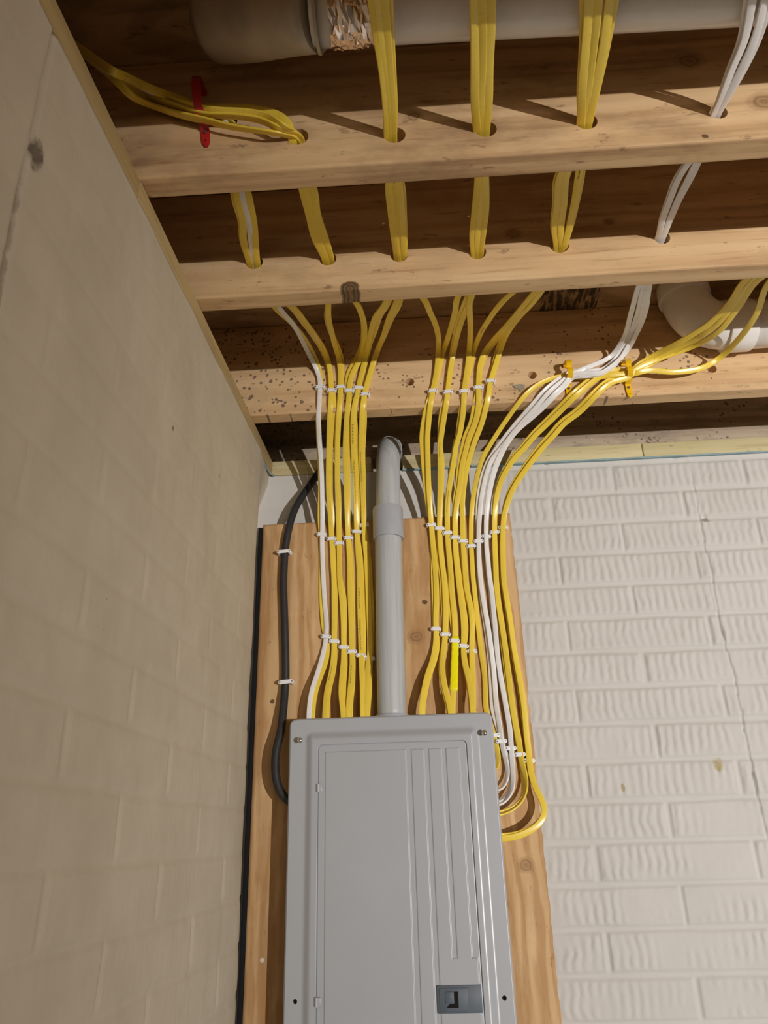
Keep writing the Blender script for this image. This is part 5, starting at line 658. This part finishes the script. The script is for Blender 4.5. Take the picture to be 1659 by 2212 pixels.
# jacket printing
def pr(key, txt, z, size=0.0042, lat=-0.0008, ymin=-0.23, s0=None, out=0.0026):
    o, Pp, W, N, s = KEEP[key]; text_on_cable(txt, Pp, W, N, s, s_at(key, z, ymin) if s0 is None else s0, size, m_ink, o, 0, lat, out)
pr('L5', 'E  NM-B 12-2 G 600V', 2.425, 0.0044); pr('L5', 'TYPE NM-B 12-2 WITH GROUND 600 VOLTS (UL)', 2.372, 0.0040)
pr('L5', 'E  NM-B 12-2 G 600V', 2.098, 0.0044); pr('L5', 'TYPE NM-B 12-2 WITH GROUND', 2.034, 0.0041)
pr('L6', 'TYPE NM-B 12-2 WITH GROUND 600 VOLTS (UL)', 2.385, 0.0028, -0.001); pr('R3', 'TYPE NM-B 12-2 WITH GROUND 600V', 2.31, 0.0026)
pr('R2', 'NM-B 12-2 WITH GROUND', 2.39, 0.0024); pr('L2', 'NM-B 12-2 WITH GROUND', 1.93, 0.0024); pr('L4', 'NM-B 12-2 WITH GROUND 600V', 1.93, 0.0024)
def bay_print(key, txt, y, size):
    o, Pp, W, N, s = KEEP[key]; i = min(range(len(Pp)), key=lambda k: abs(Pp[k][1]-y)+(0 if Pp[k][2] > 2.4 else 9))
    text_on_cable(txt, Pp, W, N, s, s[i], size, m_ink, o, 0, 0.0, 0.0026)
bay_print('L5c', 'NM-B 12-2 600V', -0.795, 0.0036); bay_print('R5', 'TYPE NM-B 12-2 600V (UL)', -0.80, 0.0038); bay_print('R3c', 'NM-B 12-2 600V', -0.34, 0.0034)
# bright tape wrap on one cable
o, Pp, W, N, s = KEEP['R3']; a0, a1 = s_at('R3', 1.985), s_at('R3', 1.868); a0, a1 = min(a0, a1), max(a0, a1)
m = (s >= a0) & (s <= a1); k = int(m.sum()); ss = s[m]
sc = 1.22+0.16*((ss*55) % 1.0)
q = ribbon('tape_wrap', Pp[m], W[m], N[m], 0.0118, 0.0056, m_tape, o, False, 20, sc); q['label'] = 'spiral wrap of bright yellow tape'
# black round cable
Pb = CABLES['black']; bc = tube('round_cable', Pb, 0.0083, m_blk, None, 20, 0.008, smooth=5)
tag(bc, 'thick black cable stapled down the left side of the board', 'cable')

# ------------------------------------------------------------------ clips
def clip_proto(half, bulge, rise):
    """white strap clip: returns (strap mesh, nail meshes) in local coordinates, +Y towards the wall."""
    n = 25; bm = bmesh.new(); hh = 0.0041; rows = []
    for i in range(n):
        x = -half+2*half*i/(n-1); e = abs(x)/half
        hz = hh*(1 if e < 0.80 else max(0.45, 1-(e-0.80)*2.6)); b = rise+0.0014-0.0012*float(sstep(bulge, half, np.array(abs(x)))); yb = -0.0002 if abs(x) > bulge+0.0002 else -b+0.0016
        rows.append([bm.verts.new((x, y, z)) for y, z in ((-b, -hz*0.86), (-b-0.0003, 0), (-b, hz*0.86), (-b+0.0008, hz), (yb, hz), (yb, -hz), (-b+0.0008, -hz))])
    m = 7
    for a, b in zip(rows, rows[1:]):
        for k in range(m): bm.faces.new((a[k], a[(k+1) % m], b[(k+1) % m], b[k]))
    bm.faces.new(rows[0]); bm.faces.new(list(reversed(rows[-1])))
    for sx in (-1, 1): cyl_bm((sx*(half-0.0034), -rise/2, 0), (0, 1, 0), 0.0031, rise, 16, bm)
    st = from_bm('strap', bm, m_clip, auto=35)
    nl = []
    for sx in (-1, 1):
        b = lathe_bm([(0, -0.006), (0.0009, -0.006), (0.0009, 0.0), (0.0018, 0.0002), (0.0019, 0.0008), (0.0012, 0.0012), (0, 0.0012)], (sx*(half-0.0034), -rise-0.0004, 0), (0, -1, 0), 14)
        nl.append(from_bm('nail', b, m_nail, auto=40))
    return st, nl
pS, pN = clip_proto(0.0110, 0.0070, 0.0110); kS, kN = clip_proto(0.0158, 0.0095, 0.0190)
first = {'s': True, 'k': True}
def put_clip(x, y, z, rot, label, group, kind='s'):
    st, nl = (pS, pN) if kind == 's' else (kS, kN)
    r = empty('cable_clip', (x, y, z)); r.rotation_euler = (0, rot, 0); tag(r, label, 'cable clip', group)
    if first[kind]:
        first[kind] = False; st.parent = r
        for q in nl: q.parent = r
    else:
        c = st.copy(); COL.objects.link(c); c.parent = r
        for q in nl:
            d = q.copy(); COL.objects.link(d); d.parent = r
    return r
ORD = ['leftmost', 'second', 'third', 'fourth', 'fifth', 'sixth']
rng = np.random.RandomState(7)
rots = lambda: rng.uniform(-0.08, 0.10)
col = ['over the white cable', 'over the first yellow pair', 'over the second yellow pair', 'over the third yellow pair', 'over the printed yellow cable', 'nearest the conduit']
colr = ['nearest the conduit', 'over the second yellow pair', 'over the third yellow pair', 'over the fourth yellow pair', 'over the fifth yellow pair', 'lowest of the row', 'over the left white cables', 'over the right white cables', 'first past the white cables', 'rightmost of the row']
for i, p in enumerate(CLIPS['J3']):
    lab = ('white clip on spotted joist, left group, '+col[i]) if i < 6 else ('white clip on the spotted joist, right group, '+(colr[i-6] if i < 10 else 'rightmost and highest'))
    if i >= 6 and i < 10: lab = 'white clip on the spotted joist, right group, %s from its left' % ORD[i-6]
    put_clip(p[0], -0.218, p[2], rots(), lab, 'white clips on the lowest joist')
for i, p in enumerate(CLIPS['top']):
    lab = ('white clip, upper plywood row left of conduit, '+col[i]) if i < 6 else ('white clip, upper plywood row right of conduit, '+colr[i-6])
    put_clip(p[0], -0.045, p[2], rots(), lab, 'white clips in the upper row on the plywood')
for i, p in enumerate(CLIPS['mid']):
    lab = ('white clip, slanting row above panel left of conduit, '+col[i]) if i < 6 else ('white clip, slanting row above panel right of conduit, %s' % (ORD[i-6]+' from its left'))
    put_clip(p[0], -0.045, p[2], 0.05+rots(), lab, 'white clips in the slanting row above the panel')
for p, l in zip(CLIPS['side'], ('half hidden behind the cover edge', 'over the left white cables', 'over the right white cables', 'over the inner yellow loop', 'lowest, over the outer yellow loop')):
    put_clip(p[0], -0.045, p[2], rots(), 'white clip beside the panel top right corner, '+l, 'white clips beside the panel')
for p, l in zip(CLIPS['blk'], ('upper', 'lower')):
    put_clip(p[0], -0.045, p[2], -0.06, l+' wide white clip over the black cable', 'wide clips on the black cable', 'k')

# ------------------------------------------------------------------ cable clamps (stacked-strap type)
def clamp(x, zc, yface, prof, w, mat, lean, nz, label, group=None):
    r = empty('cable_clamp', (x, yface, zc)); tag(r, label, 'cable clamp', group); bm = bmesh.new(); rows = []
    n = len(prof)
    for i, (dy, dz) in enumerate(prof):
        a = prof[max(0, i-1)]; b = prof[min(n-1, i+1)]; t = Vector((0, b[0]-a[0], b[1]-a[1])).normalized(); nn = Vector((0, -t.z, t.y))*0.0011
        hw = w/2*(0.35 if i == n-1 else (0.85 if i == n-2 else 1)); cx = lean*dz
        if nn.y > 0: nn = -nn
        rows.append([bm.verts.new(Vector((cx+sx*hw, dy, dz))+sg*nn) for sx, sg in ((-1, 1), (-0.6, 1.25), (0.6, 1.25), (1, 1), (1, -1), (-1, -1))])
    for a, b in zip(rows, rows[1:]):
        for k in range(6): bm.faces.new((a[k], a[(k+1) % 6], b[(k+1) % 6], b[k]))
    bm.faces.new(rows[0]); bm.faces.new(list(reversed(rows[-1])))
    o = from_bm('strap', bm, mat, r, auto=50)
    b = lathe_bm([(0, -0.008), (0.0012, -0.008), (0.0012, 0), (0.0031, 0.0002), (0.0032, 0.001), (0, 0.0016)], (lean*nz, -0.0045, nz), (0, -1, 0), 16); from_bm('nail', b, m_nail, r, auto=40)
    b = lathe_bm([(0.0012, 0), (0.0012, 0.0006), (0, 0.0006)], (lean*(nz-0.016), -0.0038, nz-0.016), (0, -1, 0), 12); from_bm('nail_hole', b, m_dark, r)
    b = box_bm((-w/2, -0.006, prof[0][1]-0.004), (w/2, -0.0002, prof[0][1]+0.006), 0.001, 2)
    for v in b.verts: v.co.x += lean*prof[0][1]
    from_bm('hook', b, mat, r, auto=40); return r
prof = [(-0.004, 0.040), (-0.022, 0.038), (-0.034, 0.032), (-0.036, 0.024), (-0.028, 0.018), (-0.036, 0.010), (-0.037, 0.001), (-0.030, -0.004), (-0.010, -0.007), (-0.0026, -0.010), (-0.0024, -0.030), (-0.0024, -0.037), (-0.0024, -0.043)]
clamp(0.6835, 2.487, -0.218, prof, 0.0118, m_clampy, 0.02, -0.019, 'left yellow plastic clamp strapped over the white cables on the spotted joist', 'yellow cable clamps')
clamp(0.8075, 2.482, -0.218, prof, 0.0118, m_clampy, -0.03, -0.019, 'right yellow plastic clamp strapped over the yellow cables on the spotted joist', 'yellow cable clamps')
profr = [(-0.004, 0.046), (-0.018, 0.045), (-0.034, 0.038), (-0.040, 0.024), (-0.041, 0.000), (-0.038, -0.016), (-0.026, -0.024), (-0.008, -0.028), (-0.0026, -0.031), (-0.0024, -0.048), (-0.0024, -0.056), (-0.0024, -0.063)]
clamp(0.0705, 2.558, -0.853, profr, 0.0125, m_clampr, -0.12, -0.036, 'red plastic clamp holding the yellow bundle on the topmost joist')

# ------------------------------------------------------------------ small nails, holes
for (x, y, z, nm, lab) in ((0.80, 0.0985, 2.517, 'nail_head', 'pale round nail head in the dark rim board, right of the cables'), (0.300, 0.0985, 2.545, 'nail_head', 'small pale nail head in the rim board above the conduit')):
    o = from_bm(nm, lathe_bm([(0.0032, 0), (0.0030, 0.0012), (0, 0.0018)], (x, y+0.0018, z), (0, -1, 0), 14), plain('galvanised', (0.6, 0.55, 0.48), 0.5), auto=40); tag(o, lab, 'nail')
o = from_bm('dowel_plug', lathe_bm([(0.0042, 0), (0.0038, 0.0008), (0, 0.001)], (0.031, -0.0452, 1.407), (0, -1, 0), 14), plain('pale_plug', (0.7, 0.6, 0.5), 0.6)); tag(o, 'small pale spot on the shaded plywood left of the panel', 'plug')

# ------------------------------------------------------------------ keep children in world coordinates under their empties
bpy.context.view_layer.update()
for o in list(bpy.data.objects):
    if o.type == 'EMPTY' and o.name.split('.')[0] in ('electrical_panel', 'conduit', 'drain_pipe', 'vent_duct'):
        inv = Matrix.Translation(-Vector(o.location))
        for c in o.children: c.matrix_parent_inverse = inv
